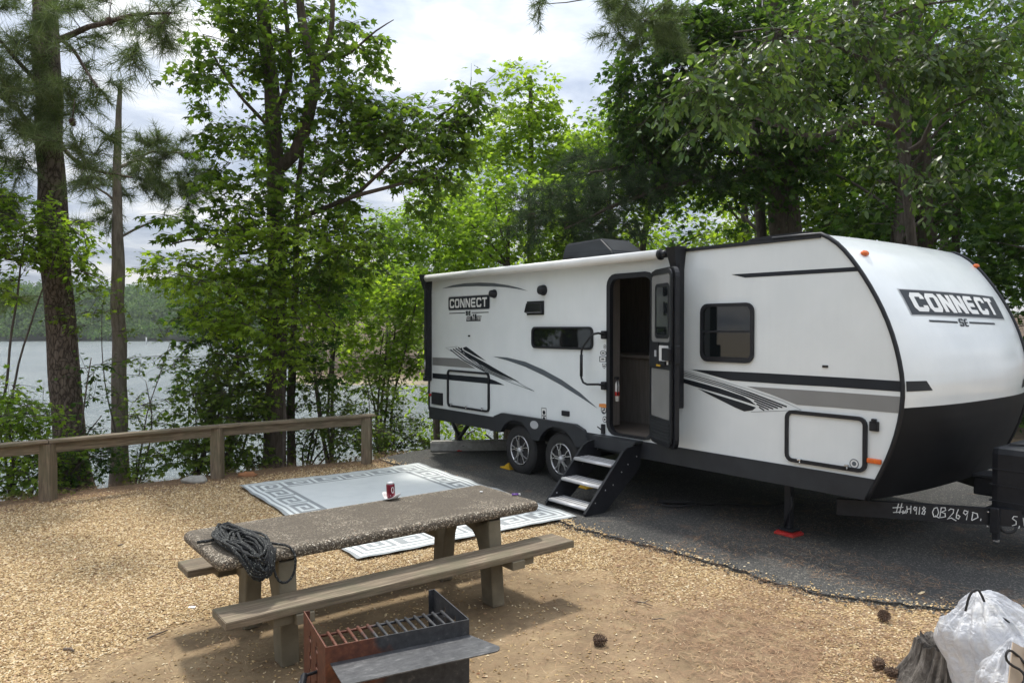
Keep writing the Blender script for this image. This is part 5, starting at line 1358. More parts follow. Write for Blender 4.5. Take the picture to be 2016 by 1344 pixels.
VX = T0[None, :, 0]*sz[:, None]*1.25; VY = T0[None, :, 1]*sz[:, None]; VZ = T0[None, :, 2]*sz[:, None]*(.5+rg.random(N))[:, None]
VZ = VZ+VX*tl[:, :1]+VY*tl[:, 1:]
V = np.stack([x[:, None]+VX*ca_[:, None]-VY*sa_[:, None], y[:, None]+VX*sa_[:, None]+VY*ca_[:, None], (height(x, y)+.024*in_poly(x, y, poly))[:, None]+.004+VZ], -1).reshape(-1, 3)
Fb = np.array([(0, 1, 5), (1, 2, 5), (2, 3, 5), (3, 4, 5), (4, 0, 5)]); F = (Fb[None]+(np.arange(N)*6)[:, None, None]).reshape(-1, 3)
gm = island_mat('chips', [(0, (.17, .10, .045)), (.2, (.34, .225, .105)), (.5, (.48, .345, .175)), (.75, (.58, .44, .25)), (.92, (.72, .61, .42)), (1, (.30, .145, .07))])
tag(mesh_np('gravel_chips', V, F, gm), 'tan wood and stone chips spread over the camp ground', 'gravel', kind='stuff')
k_ = 2600; t_ = rg.integers(0, len(edge)-1, k_); ex = np.array([p.x for p in edge])[t_]+rg.normal(0, .045, k_)-.02; ey_ = np.array([p.y for p in edge])[t_]+rg.normal(0, .045, k_)-.03
sc_ = .005+.011*rg.random(k_)**3; aa_ = rg.random(k_)*6.283
V = np.stack([ex[:, None]+(T0[None, :, 0]*np.cos(aa_)[:, None]-T0[None, :, 1]*np.sin(aa_)[:, None])*sc_[:, None], ey_[:, None]+(T0[None, :, 0]*np.sin(aa_)[:, None]+T0[None, :, 1]*np.cos(aa_)[:, None])*sc_[:, None], .006+.016*in_poly(ex, ey_, poly)[:, None]+T0[None, :, 2]*sc_[:, None]*1.3], -1).reshape(-1, 3)
tag(mesh_np('asphalt_crumbs', V, (Fb[None]+(np.arange(k_)*6)[:, None, None]).reshape(-1, 3), island_mat('crumbs', [(0, (.02, .02, .02)), (.7, (.07, .068, .062)), (1, (.16, .15, .13))])), 'loose dark crumbs along the broken edge of the asphalt', 'crumbs', kind='stuff')
def straws(N, fn, name, L=.10, wd=.0016):
    x, y = fn(N); N = len(x); a = rg.random(N)*6.283; ll = L*(.5+rg.random(N)); z0 = np.where(in_poly(x, y, poly), .024, .012)+height(x, y)*0+rg.random(N)*.012
    dx, dy = np.cos(a)*ll/2, np.sin(a)*ll/2; px_, py_ = -np.sin(a)*wd, np.cos(a)*wd; bx_, by_ = -np.sin(a)*ll*.08, np.cos(a)*ll*.08
    V = np.stack([np.stack([x-dx, y-dy, z0], -1), np.stack([x+bx_+px_, y+by_+py_, z0+.004], -1), np.stack([x+dx, y+dy, z0+(rg.random(N)-.3)*.012], -1), np.stack([x+bx_-px_, y+by_-py_, z0+.004], -1)], 1).reshape(-1, 3)
    F = (np.array([0, 1, 2, 3])[None]+(np.arange(N)*4)[:, None]); return V, F
def sp1(N):
    x, y = scatter(N, 3.9, 8.0); k = (x > .7+.4*rg.random(len(x))) & (n2(x, y, 2.1) > -.5+rg.random(len(x))*.9) & ~in_poly(x, y, poly); return x[k], y[k]
def sp2(N):
    t = rg.random(N)*14-3; o_ = rg.normal(0, .28, N)+.12; x = fa_.x+fdir.x*t+fn_.x*o_; y = fa_.y+fdir.y*t+fn_.y*o_; k = (n2(x, y, 1.7) > -.6) & ~in_poly(x, y, poly); return x[k], y[k]
def sp3(N):
    x, y = scatter(N, 4.8, 11.5); k = in_poly(x, y, poly) & (n2(x, y, 2.3, 2)+.8*n2(x, y, .8) > .45); x, y = x[k], y[k]; return x, y
def sp4(N):
    x, y = scatter(N, 4, 9); k = ~in_poly(x, y, poly) & ~in_poly(x, y, quad); return x[k], y[k]
Vs = []; Fs = []; off = 0
for nn, f_ in ((52000, sp1), (24000, sp2), (26000, sp3), (9000, sp4)):
    V, F = straws(nn, f_, ''); Vs.append(V); Fs.append(F+off); off += len(V)
sm_ = island_mat('straw', [(0, (.10, .055, .035)), (.4, (.24, .135, .075)), (.8, (.35, .22, .125)), (1, (.44, .33, .20))])
tag(mesh_np('pine_straw', np.concatenate(Vs), np.concatenate(Fs), sm_), 'rust coloured fallen pine needles scattered along the edges', 'pine straw', kind='stuff')
# ------------------------------------------------------------------ trees
def leaf_template(kind):
    if kind == 'star':                 # five pointed lobes
        P = []
        for i, (a, r) in enumerate(((-75, .62), (-38, .22), (-30+2, .24), (0, 0), )): pass
        tips = [(-100, .55), (-50, .85), (0, 1.0), (50, .85), (100, .55)]
        P = [(0.0, 0.0, 0.0)]
        for k, (a, r) in enumerate(tips):
            P.append((r*math.cos(R(a))*.62+.30, r*math.sin(R(a))*.62, -.10*r))
            if k < 4: P.append((.26*math.cos(R(a+25))+.30, .26*math.sin(R(a+25)), .0))
        return np.array(P), [tuple(range(len(P)))]
    if kind == 'oval':
        P = [(0, 0, 0), (.28, .21, -.03), (.68, .19, -.04), (1, 0, -.08), (.68, -.19, -.04), (.28, -.21, -.03)]
        return np.array(P), [(0, 1, 2, 3, 4, 5)]
    P = [(0, 0, 0), (.5, .30, -.05), (1, 0, -.10), (.5, -.30, -.05)]
    return np.array(P, float), [(0, 1, 2, 3)]
def norm(a): return a/(np.linalg.norm(a, axis=-1, keepdims=True)+1e-9)
def place(T, pos, axis, nrm, size):
    X = norm(axis); Yv = norm(np.cross(nrm, X)); Zv = np.cross(X, Yv)
    return pos[:, None]+size[:, None, None]*(T[None, :, 0:1]*X[:, None]+T[None, :, 1:2]*Yv[:, None]+T[None, :, 2:3]*Zv[:, None])
def leaves_mesh(name, kind, pos, axis, nrm, size, mat, parent):
    T, Fc = leaf_template(kind); V = place(T, pos, axis, nrm, size).reshape(-1, 3)
    F = np.array(Fc)[None]+(np.arange(len(pos))*len(T))[:, None, None]
    return mesh_np(name, V, F.reshape(-1, len(Fc[0])), mat, parent)
def smooth_path(pts, step=.25, wob=.04, seed=0):
    P = np.array([tuple(p) for p in pts], float)
    if len(P) == 2: P = np.array([P[0], (P[0]+P[1])/2, P[1]])
    Q = np.vstack([2*P[0]-P[1], P, 2*P[-1]-P[-2]]); out = []
    for i in range(1, len(Q)-2):
        k = max(2, int(np.linalg.norm(Q[i+1]-Q[i])/step))
        for j in range(k):
            t = j/k; out.append(.5*((2*Q[i])+(-Q[i-1]+Q[i+1])*t+(2*Q[i-1]-5*Q[i]+4*Q[i+1]-Q[i+2])*t*t+(-Q[i-1]+3*Q[i]-3*Q[i+1]+Q[i+2])*t**3))
    out.append(P[-1]); out = np.array(out)
    w_ = np.array([tuple(mnoise.noise_vector(Vector(p)*1.3+Vector((seed, 0, 0)))) for p in out]); out[1:] += w_[1:]*wob
    return out
class AM:
    def __init__(s): s.V = []; s.F = []; s.n = 0
    def add(s, V, F): s.V.append(V); s.F.append(F+s.n); s.n += len(V)
    def build(s, name, mat, parent, smooth=True): return mesh_np(name, np.concatenate(s.V), np.concatenate(s.F), mat, parent, smooth)
def bark_mat(name, c1, c2, sc_, bs, dist, plate=False):
    m, n, l, b = new_mat(name); v = mapping(n, l, (1, 1, .22)); f = noise(n, l, v, sc_, 8, .68, .5)
    if plate:
        vo = n.new('ShaderNodeTexVoronoi'); vo.inputs['Scale'].default_value = 20; vo.feature = 'DISTANCE_TO_EDGE'
        mp = mixc(n, l, .12, mapping(n, l, (1, 1, .42)), noise(n, l, mapping(n, l), 7, 4)); l.new(mp, vo.inputs['Vector'])
        h = ramp(n, l, vo.outputs['Distance'], [(.0, (0, 0, 0)), (.13, (.8, .8, .8)), (.4, (1, 1, 1))])
        c = mixc(n, l, h, tuple(x*.55 for x in c1), ramp(n, l, f, [(.3, c1), (.7, c2)])); l.new(c, b.inputs['Base Color']); bump(n, l, b, h, .7, dist*.7, bump(n, l, b, f, .5, .01))
    else:
        l.new(ramp(n, l, f, [(.3, c1), (.7, c2)]), b.inputs['Base Color']); bump(n, l, b, f, bs, dist)
    b.inputs['Roughness'].default_value = .95; b.inputs['Specular IOR Level'].default_value = .15; return m
M['pine_bark'] = bark_mat('pine_bark', (.080, .060, .047), (.20, .16, .13), 16, .8, .035, True)
M['snag_bark'] = bark_mat('snag_bark', (.11, .09, .075), (.26, .225, .19), 22, .9, .02)
M['dark_bark'] = bark_mat('dark_bark', (.045, .036, .028), (.13, .105, .085), 20, .9, .025)
M['grey_bark'] = bark_mat('grey_bark', (.045, .037, .031), (.125, .105, .09), 26, .8, .015)
def green(name, dk, md, lt_, tr=(1.0, 1.25, .45), fac=.42, spec=.14, rough=.6):
    return island_mat(name, [(0, dk), (.45, md), (.9, lt_), (1, tuple(x*1.25 for x in lt_))], rough, tr, fac, spec)
M['leaf_gum'] = green('leaf_gum', (.036, .068, .014), (.070, .118, .022), (.120, .175, .034), (2.0, 2.1, .8), .50)
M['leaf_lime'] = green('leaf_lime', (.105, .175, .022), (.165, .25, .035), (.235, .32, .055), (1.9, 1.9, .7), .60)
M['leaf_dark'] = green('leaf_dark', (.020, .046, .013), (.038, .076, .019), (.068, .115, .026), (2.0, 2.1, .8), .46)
M['leaf_mid'] = green('leaf_mid', (.050, .088, .018), (.090, .140, .028), (.14, .19, .040), (1.9, 2.0, .8), .50)
M['leaf_fresh'] = green('leaf_fresh', (.078, .135, .022), (.130, .202, .034), (.19, .265, .05), (1.9, 2.0, .7), .60)
M['leaf_olive'] = green('leaf_olive', (.032, .062, .018), (.062, .104, .028), (.11, .158, .042), (1.8, 1.9, .8), .42, .36, .38)
M['needle'] = green('needle', (.060, .092, .036), (.105, .140, .056), (.16, .195, .085), (1.2, 1.4, .6), .25)
M['needle_dark'] = green('needle_dark', (.026, .046, .025), (.046, .072, .036), (.070, .100, .048), (1.2, 1.4, .6), .25)
def tree(name, label, cat, limbs, blobs, leaf='star', lmat='leaf_gum', bark='dark_bark', size=.11, per=34, group=None, seed=1, twl=.42, droop=.35, flat=.55, maxlen=3.5, sides=8, twigs=True, ln='crown', needles=28, base=None, bare=0):
    """limbs: [(points, r0, r1), ...] (the first is the trunk); blobs: [(x, y, z, rx, ry, rz, clusters), ...]"""
    rn = np.random.default_rng(seed)
    P0 = np.array(tuple(limbs[0][0][0])); root = empty(name, tuple(P0)); tag(root, label, cat, group)
    wood = AM(); sk = []; skr = []
    for li, (pts, r0, r1) in enumerate(limbs):
        Q = smooth_path(pts, .22, .05 if li else .03, seed+li); t = np.linspace(0, 1, len(Q)); rr_ = r1+(r0-r1)*(1-t)**(.55 if li == 0 else 1.)
        if li == 0 and r0 > .07: rr_ = rr_*(1+.45*np.exp(-t*len(Q)*.22/.35))
        V, F = tube_arr(Q, rr_, sides+4 if r0 > .1 else sides); 
        if r0 > .07:
            nz = np.array([mnoise.noise(Vector((p[0]*5, p[1]*5, p[2]*1.2))) for p in V]); cc = np.repeat(Q, sides+4 if r0 > .1 else sides, 0); V = cc+(V-cc)*(1+.14*nz[:, None])
        wood.add(V-P0, F); sk.append(Q if li else Q[len(Q)//5:]); skr.append(rr_ if li else rr_[len(Q)//5:])
    SK = np.concatenate(sk); SR = np.concatenate(skr)
    C = []
    for (bx, by, bz, rx, ry, rz, k) in blobs:
        u = norm(rn.normal(size=(k, 3)))*(rn.random((k, 1))**(1/2.3)); C.append(np.array((bx, by, bz))+u*np.array((rx, ry, rz)))
    if C:
        C = np.concatenate(C); pos = []; ax = []; nr = []; tw = AM(); 
        cap_ = len(SK)+len(C)*12; S = np.empty((cap_, 3)); Sr = np.empty(cap_); ns = len(SK); S[:ns] = SK; Sr[:ns] = SR
        d0_ = np.array([((SK-c)**2).sum(1).min() for c in C]); order = np.argsort(d0_)
        for ci in order:
            c = C[ci]; dv = c-S[:ns]; dist = np.sqrt((dv**2).sum(1)); cost = dist+np.where(dv[:, 2] < -.1, .5*-dv[:, 2], 0)
            i = int(cost.argmin()); p0 = S[i]; L = dist[i]
            if L < .05: continue
            k = max(3, min(9, int(L/.22)+2)); t = np.linspace(0, 1, k)[:, None]
            midl = (p0+c)/2+np.array((0, 0, .16*L))+rn.normal(0, .07*L, 3)
            Q = (1-t)**2*p0+2*t*(1-t)*midl+t*t*c
            r0 = min(Sr[i]*.62, .006+.011*L); r1 = max(.003, r0*.35); rr_ = r0+(r1-r0)*t[:, 0]
            V, F = tube_arr(Q, rr_, 5 if r0 > .012 else 3); wood.add(V-P0, F)
            m_ = k-1; S[ns:ns+m_] = Q[1:]; Sr[ns:ns+m_] = rr_[1:]; ns += m_
            od = norm((c-p0)+np.array((0, 0, -.1*L)))
            K = 5
            for q in range(K):
                td = norm(od*.75+rn.normal(size=3)*.65*np.array((1, 1, flat))); ll = twl*(.55+.8*rn.random()); e_ = c+td*ll+np.array((0, 0, -droop*ll*.35))
                if twigs: 
                    V, F = tube_arr(np.array([c, (c+e_)/2+np.array((0, 0, .04*ll)), e_]), np.array([.0045, .0035, .002]), 3); tw.add(V-P0, F)
                if leaf == 'needle': pos.append(e_); ax.append(td); pos.append(c+(e_-c)*.5); ax.append(td); continue
                n_ = max(2, per//K); tt = np.linspace(.18, 1.0, n_)+rn.random(n_)*.06; side_ = np.where(np.arange(n_) % 2 == 0, 1., -1.)[:, None]
                sd_ = norm(np.cross(td, np.array((0, 0, 1.)))+1e-4); pp = c+(e_-c)*tt[:, None]
                aa = td*.55+sd_*side_*.8+rn.normal(size=(n_, 3))*.28; aa[:, 2] -= droop*(.5+rn.random(n_))
                pp = pp+norm(aa)*size*.25
                nn = np.array((0, 0, 1.))+rn.normal(size=(n_, 3))*.42; pos.append(pp); ax.append(aa); nr.append(nn)
        if twigs: tw.build('twigs', M[bark], root)
        if leaf == 'needle':
            pos = np.array(pos); ax = norm(np.array(ax)); N = len(pos); K = needles
            d_ = norm(ax[:, None]*.55+rn.normal(size=(N, K, 3))*.62); b0 = pos[:, None]-ax[:, None]*(rn.random((N, K, 1))*size*.7); e_ = b0+d_*size*(.75+.4*rn.random((N, K, 1))); e_[..., 2] -= size*.08
            sd_ = norm(np.cross(d_, rn.normal(size=(N, K, 3))))*.0036
            V = np.stack([b0+sd_, b0-sd_, e_], 2).reshape(-1, 3)-P0; F = np.arange(len(V)).reshape(-1, 3); mesh_np(ln, V, F, M[lmat], root)
        else:
            pos = np.concatenate(pos); ax = np.concatenate(ax); nr = np.concatenate(nr)
            leaves_mesh(ln, leaf, pos-P0, ax, nr, size*(.42+.95*rn.random(len(pos))), M[lmat], root)
        print(name, len(C), 'clusters', len(pos))
    wood.build('trunk', M[bark], root)
    return root
def B(px, py, Y, rx, ry, n, rd=None):
    """foliage mass: pixel centre and pixel radii at depth Y -> world ellipsoid"""
    p = at(px, py, Y); s = Y/FPX; return (p.x, p.y, p.z, rx*s, (rd if rd is not None else (rx+ry)/2*s), ry*s, n)
def Lb(pts, r0, r1): return ([at(*p) for p in pts], r0, r1)
def gz(x, y): return float(height(np.array([x]), np.array([y]))[0])
def foot(px, py, Y):
    p = at(px, py, Y); return Vector((p.x, p.y, gz(p.x, p.y)-.15))
def trunk(px, py, Y, pts, r0, r1):
    return ([foot(px, py, Y)]+[at(*p) for p in pts], r0, r1)
# 1 big pine at the water
D = 10.9
tree('pine_tree', 'tall pine with plated brown bark and drooping needles, thickest trunk beyond the railing', 'pine tree',
     [trunk(150, 1010, D, [(140, 900, D), (128, 760, D), (113, 560, D), (99, 330, D), (93, 150, D), (88, -40, D), (84, -260, D)], .215, .13),
      Lb([(105, 480, D), (60, 515, D-.2), (10, 512, D-.3)], .05, .02), Lb([(96, 300, D), (40, 220, D-.3), (-30, 170, D-.8)], .045, .02),
      Lb([(96, 260, D), (160, 320, D-.5), (260, 350, D-1)], .035, .012), Lb([(90, 90, D), (160, 60, D-.8), (240, 35, D-1.6), (330, 30, D-2.2)], .05, .015),
      Lb([(90, 60, D), (140, 100, D-.7), (190, 170, D-1.2)], .04, .012), Lb([(92, 180, D), (30, 120, D-.5), (-20, 60, D-.9)], .04, .015), Lb([(90, 20, D), (40, -30, D), (-20, -60, D)], .04, .015)],
     [B(30, 120, D-.6, 90, 130, 31), B(40, 260, D-.5, 90, 90, 27), B(150, 180, D-.8, 75, 90, 14), B(180, 290, D-.8, 70, 80, 12), B(150, 30, D-.8, 110, 50, 12), B(300, 35, D-2.0, 70, 50, 8), B(245, 90, D-1.7, 40, 30, 3), B(20, 400, D-.3, 60, 50, 9), B(60, -60, D, 160, 80, 9), B(20, 590, D-.2, 45, 40, 3)],
     'needle', 'needle', 'pine_bark', .23, seed=3, twl=.30, maxlen=3)
def cone_at(px, py, Y, s=1.3):
    o = pc_.copy(); COL.objects.link(o); o.location = at(px, py, Y); o.scale = (s, s, s); o.rotation_euler = (2.8, .3, px*.1); return o
for i, (x, y, Y, lb) in enumerate(((215, 42, D-1.5, 'pine cone hanging highest on the bough over the water'), (143, 240, D-1.1, 'pine cone hanging against the pale sky by the plated trunk'), (292, 45, D-1.9, 'pine cone at the far tip of the bough over the water'))):
    o = cone_at(x, y, Y); tag(o, lb, 'pine cone', 'pine cones on the bough')
    mb = MB(); mb.tube([o.location+Vector((0, 0, .03)), o.location+Vector((.02, .02, .30))], .006, 5); mb.build('stalk', M['pine_bark'], None).name = 'stalk'; s_o = COL.objects[-1]
    s_o.parent = o; s_o.matrix_parent_inverse = (Matrix.Translation(o.location) @ o.rotation_euler.to_matrix().to_4x4() @ Matrix.Diagonal((*o.scale, 1))).inverted()
# 2 broken-topped pine
D = 11.5
tree('broken_pine', 'slender dead-topped pine trunk with a splintered spike, next to the plated pine', 'pine tree',
     [trunk(235, 980, D, [(235, 850, D), (234, 700, D), (233, 560, D), (231, 420, D), (231, 300, D), (234, 220, D), (238, 162, D)], .125, .018),
      Lb([(233, 330, D), (265, 315, D+.3), (300, 300, D+.7), (360, 300, D+1.2)], .03, .012), Lb([(232, 470, D), (290, 440, D+.2), (340, 430, D+.4), (395, 440, D+.5)], .02, .008), Lb([(232, 400, D), (190, 370, D), (150, 380, D)], .022, .01)],
     [B(330, 330, D+1, 80, 65, 25), B(370, 370, D+1.1, 45, 50, 10), B(260, 370, D+.3, 60, 50, 9), B(290, 290, D+.6, 50, 30, 6), B(190, 400, D, 50, 50, 6)], 'needle', 'needle', 'snag_bark', .19, seed=8, twl=.26)
# 3 sweetgum
D = 12.2
tree('sweetgum_tree', 'tall forked dark-barked tree with star leaves and a long limb reaching towards the trailer roof', 'tree',
     [trunk(540, 935, D, [(541, 860, D), (543, 760, D), (545, 620, D), (543, 500, D), (541, 380, D), (541, 300, D), (534, 180, D), (522, 60, D), (512, -60, D), (505, -200, D)], .165, .07),
      Lb([(543, 335, D), (580, 300, D-.1), (608, 235, D-.2), (622, 150, D-.2), (612, 100, D-.2), (596, 55, D-.2), (588, -20, D-.2), (580, -120, D-.2)], .115, .05),
      Lb([(620, 130, D-.2), (650, 70, D-.4), (655, 0, D-.5), (650, -70, D-.5)], .05, .03), Lb([(617, 120, D-.2), (680, 110, D-.5), (740, 60, D-.8), (775, 40, D-.9)], .03, .006),
      Lb([(544, 470, D), (590, 430, D-.4), (650, 405, D-.8), (720, 380, D-1.1), (790, 360, D-1.3), (870, 345, D-1.4)], .06, .02), Lb([(541, 240, D), (565, 170, D+.1), (570, 90, D+.2), (560, 0, D+.2)], .07, .03),
      Lb([(541, 480, D), (470, 500, D-.5), (400, 470, D-.8), (340, 480, D-1)], .035, .012), Lb([(538, 260, D), (480, 200, D-.3), (430, 130, D-.5), (400, 70, D-.6)], .035, .012),
      Lb([(700, 385, D-1), (800, 290, D-1.2), (880, 220, D-1.3), (945, 165, D-1.3)], .03, .010), Lb([(544, 560, D), (610, 590, D-.5), (660, 640, D-.7)], .03, .01)],
     [B(480, 60, D-.4, 100, 75, 37), B(430, 150, D-.5, 70, 55, 16), B(560, 70, D+.3, 80, 90, 24), B(670, 90, D-.4, 80, 70, 21), B(700, 200, D-.6, 80, 60, 24), B(610, 210, D-.3, 70, 70, 16),
      B(790, 240, D-1.1, 80, 55, 26), B(860, 280, D-1.3, 60, 50, 18), B(930, 185, D-1.3, 38, 26, 8), B(890, 225, D-1.3, 35, 30, 6), B(700, 320, D-.9, 90, 50, 23), B(840, 360, D-1.2, 60, 50, 16),
      B(480, 260, D-.4, 80, 60, 16), B(540, 300, D+.4, 70, 60, 12), B(660, 420, D-.6, 90, 60, 21), B(480, 390, D-.5, 90, 60, 24), B(600, 520, D-.5, 110, 70, 27), B(380, 440, D-.8, 60, 50, 9), B(430, 330, D-.6, 40, 30, 4), B(560, -60, D, 160, 70, 18), B(700, 480, D-.5, 60, 40, 9)],
     'star', 'leaf_gum', 'dark_bark', .145, per=30, seed=11, twl=.40, droop=.55)
tree('young_maple', 'bright yellow-green leafy boughs in front of the forked tree trunk', 'tree',
     [trunk(556, 930, D-.55, [(560, 820, D-.55), (552, 700, D-.6), (540, 600, D-.7), (520, 520, D-.8)], .035, .012), Lb([(545, 640, D-.7), (470, 590, D-1), (400, 555, D-1.2), (345, 540, D-1.3)], .02, .006), Lb([(552, 700, D-.6), (480, 700, D-.9), (420, 690, D-1)], .018, .006), Lb([(545, 640, D-.7), (600, 640, D-.9)], .015, .006)],
     [B(440, 545, D-1, 120, 50, 50), B(620, 470, D-1.2, 90, 50, 20), B(500, 470, D-1, 70, 45, 26), B(340, 520, D-1.2, 60, 30, 12), B(530, 620, D-.9, 110, 45, 36), B(560, 700, D-.9, 70, 35, 16), B(430, 620, D-1, 70, 40, 20)],
     'star', 'leaf_lime', 'grey_bark', .105, per=38, seed=12, twl=.34, droop=.4)
tree('slender_tree', 'thin dark trunk rising just beside the forked tree, leafy to its foot', 'tree',
     [trunk(573, 920, D+.5, [(574, 800, D+.5), (578, 650, D+.5), (584, 500, D+.5), (586, 380, D+.6), (600, 260, D+.7)], .075, .03)],
     [B(640, 560, D+.6, 60, 60, 20), B(600, 700, D+.5, 60, 60, 20), B(620, 330, D+.8, 70, 60, 20)], 'star', 'leaf_dark', 'dark_bark', .12, per=36, seed=14)
# understory by the water
def bush(px, py, Y, blobs, label, lm='leaf_mid', leaf='star', size=.095, seed=1, stems=3, per=34, r=.022, name='shrub', cat='shrub', group='shrubs along the bank', twl=.32):
    rs_ = random.Random(seed); f0 = foot(px, py, Y); limbs = []
    for k in range(stems):
        b_ = blobs[k % len(blobs)]; p = at(b_[0]+rs_.uniform(-.4, .4)*b_[3], b_[1]-.3*b_[4], b_[2]); q = f0.lerp(p, .5)+Vector((rs_.uniform(-.15, .15), rs_.uniform(-.1, .1), .1))
        limbs.append(([f0, q, p], r, r*.3))
    return tree(name, label, cat, limbs, [B(*b_) for b_ in blobs], leaf, lm, 'grey_bark', size, per, group, seed, twl, .4, sides=6)
bush(20, 1000, 9.8, [(25, 830, 9.6, 70, 70, 40), (30, 920, 9.7, 75, 60, 40), (-20, 780, 9.8, 40, 50, 12), (100, 920, 9.9, 50, 60, 26)], 'bushy light green shrub poking over the railing under the plated pine', 'leaf_fresh', size=.085, seed=21, stems=4)
bush(150, 1000, 10.1, [(150, 920, 10.2, 55, 60, 30), (190, 830, 10.5, 30, 50, 6), (175, 720, 10.5, 30, 40, 4)], 'dark shrub growing at the foot of the plated pine', 'leaf_dark', size=.085, seed=22)
bush(265, 985, 10.9, [(270, 780, 11, 45, 100, 16), (290, 900, 11, 60, 60, 18), (200, 620, 11, 60, 60, 12), (340, 690, 11, 30, 40, 6)], 'sparse wiry sapling with gaps showing the bright water around the broken pine', 'leaf_mid', size=.075, seed=23, stems=4, r=.014)
bush(-40, 1000, 10.2, [(20, 470, 10.2, 90, 70, 40), (110, 450, 10.3, 70, 50, 26), (0, 380, 10.1, 60, 50, 18), (140, 520, 10.4, 50, 40, 12), (10, 560, 10.2, 50, 30, 8)], 'tall leafy sapling whose green sprays cross the plated pine trunk', 'leaf_fresh', size=.10, seed=20, stems=2, r=.022, name='sapling', cat='sapling', group='saplings beyond the fence')
bush(380, 965, 11.3, [(395, 870, 11.3, 70, 70, 40), (450, 760, 11.6, 75, 80, 60), (400, 790, 11.4, 40, 50, 16), (470, 880, 11.6, 60, 60, 30)], 'broad leafy shrub behind the middle fence post', 'leaf_mid', size=.10, seed=24, stems=5)
bush(440, 960, 12.6, [(470, 680, 12.6, 90, 80, 60), (410, 620, 12.6, 60, 40, 20), (520, 800, 12.6, 50, 80, 26), (370, 740, 12.6, 40, 40, 10)], 'dense dark sapling between the middle post and the forked trunk', 'leaf_dark', size=.11, seed=25, stems=5, r=.03)
bush(600, 935, 12.9, [(640, 800, 13, 70, 70, 40), (690, 860, 12.6, 60, 50, 30), (610, 860, 12.8, 40, 40, 14)], 'feathery shrub behind the last fence span', 'leaf_mid', size=.085, seed=26, stems=5)
bush(760, 900, 13.2, [(770, 850, 13.3, 55, 45, 34), (740, 780, 13.6, 60, 50, 24), (820, 860, 13.2, 30, 40, 14)], 'low leafy shrub between the last fence post and the back of the trailer', 'leaf_mid', size=.085, seed=27, stems=5)
bush(655, 920, 14.5, [(640, 640, 14.5, 80, 90, 60), (700, 560, 14.8, 80, 70, 50), (600, 520, 14.8, 60, 60, 26)], 'light green sapling with several thin stems behind the fence end', 'leaf_lime', size=.11, seed=28, stems=5, r=.04, name='sapling', cat='sapling', group='saplings beyond the fence')
bush(745, 900, 15.5, [(760, 680, 15.5, 90, 80, 60), (800, 580, 15.8, 70, 60, 46), (720, 720, 15.5, 60, 60, 26)], 'mid green sapling just clear of the black awning arm', 'leaf_fresh', size=.12, seed=29, stems=5, r=.04, name='sapling', cat='sapling', group='saplings beyond the fence')
# 4 trees behind the trailer, from the cove round to the wood
def btree(px, Y, top, blobs, label, lm, leaf='star', size=.15, seed=1, r=.10, per=32, bark='grey_bark', lean=0, group=None, name='broadleaf_tree', cat='tree', twl=.5, limbs=()):
    pts = [(px+lean*.3, 700, Y), (px+lean*.6, (700+top)/2, Y), (px+lean, top, Y)]
    return tree(name, label, cat, [trunk(px, 800, Y, pts, r, r*.3)]+[Lb(*a) for a in limbs], [B(*b_) for b_ in blobs], leaf, lm, bark, size, per, group, seed, twl, .45, sides=7, twigs=(Y < 15))
btree(860, 18.5, 330, [(800, 470, 18, 90, 70, 70), (880, 420, 18.5, 80, 70, 60), (760, 560, 18, 70, 70, 40), (900, 500, 18, 90, 60, 50), (850, 620, 18, 60, 60, 20)], 'mid green tree filling the gap above the rear corner of the trailer', 'leaf_fresh', seed=31, size=.15)
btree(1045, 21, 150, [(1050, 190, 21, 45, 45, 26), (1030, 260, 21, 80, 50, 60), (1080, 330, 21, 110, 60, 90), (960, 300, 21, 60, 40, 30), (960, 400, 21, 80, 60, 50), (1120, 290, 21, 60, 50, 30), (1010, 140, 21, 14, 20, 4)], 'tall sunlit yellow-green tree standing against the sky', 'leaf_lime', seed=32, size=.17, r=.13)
btree(1000, 15.0, 420, [(950, 470, 15, 110, 45, 60), (1060, 440, 15.5, 80, 50, 40), (900, 440, 15, 60, 50, 30), (1010, 380, 15.5, 80, 50, 40), (880, 530, 15, 70, 30, 20), (1090, 500, 15, 60, 30, 20)], 'spreading tree whose bare limbs fan out above the awning', 'leaf_fresh', seed=33, size=.12, r=.08,
      limbs=[([(1000, 520, 15), (960, 470, 15), (915, 430, 15)], .03, .01), ([(1000, 525, 15), (940, 490, 15), (870, 480, 15)], .03, .01), ([(1002, 515, 15), (985, 450, 15), (975, 390, 15)], .03, .01)])
btree(1200, 19, 230, [(1200, 270, 19, 80, 60, 50), (1160, 400, 19, 90, 80, 60), (1250, 360, 19, 80, 80, 50), (1180, 480, 19, 80, 40, 26)], 'rounded green tree between the yellow-green tree and the big dark trunk', 'leaf_fresh', seed=34, size=.15)
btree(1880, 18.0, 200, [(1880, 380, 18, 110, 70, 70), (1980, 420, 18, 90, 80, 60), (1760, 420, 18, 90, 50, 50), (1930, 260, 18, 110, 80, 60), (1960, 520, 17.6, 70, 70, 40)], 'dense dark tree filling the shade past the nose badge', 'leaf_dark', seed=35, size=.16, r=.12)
btree(1660, 19.5, 250, [(1660, 420, 19, 90, 50, 50), (1600, 330, 19.5, 90, 70, 50), (1730, 330, 19.5, 80, 70, 40)], 'mid green tree behind the roof, between the big trunk and the crooked one', 'leaf_mid', seed=36, size=.16, r=.12)
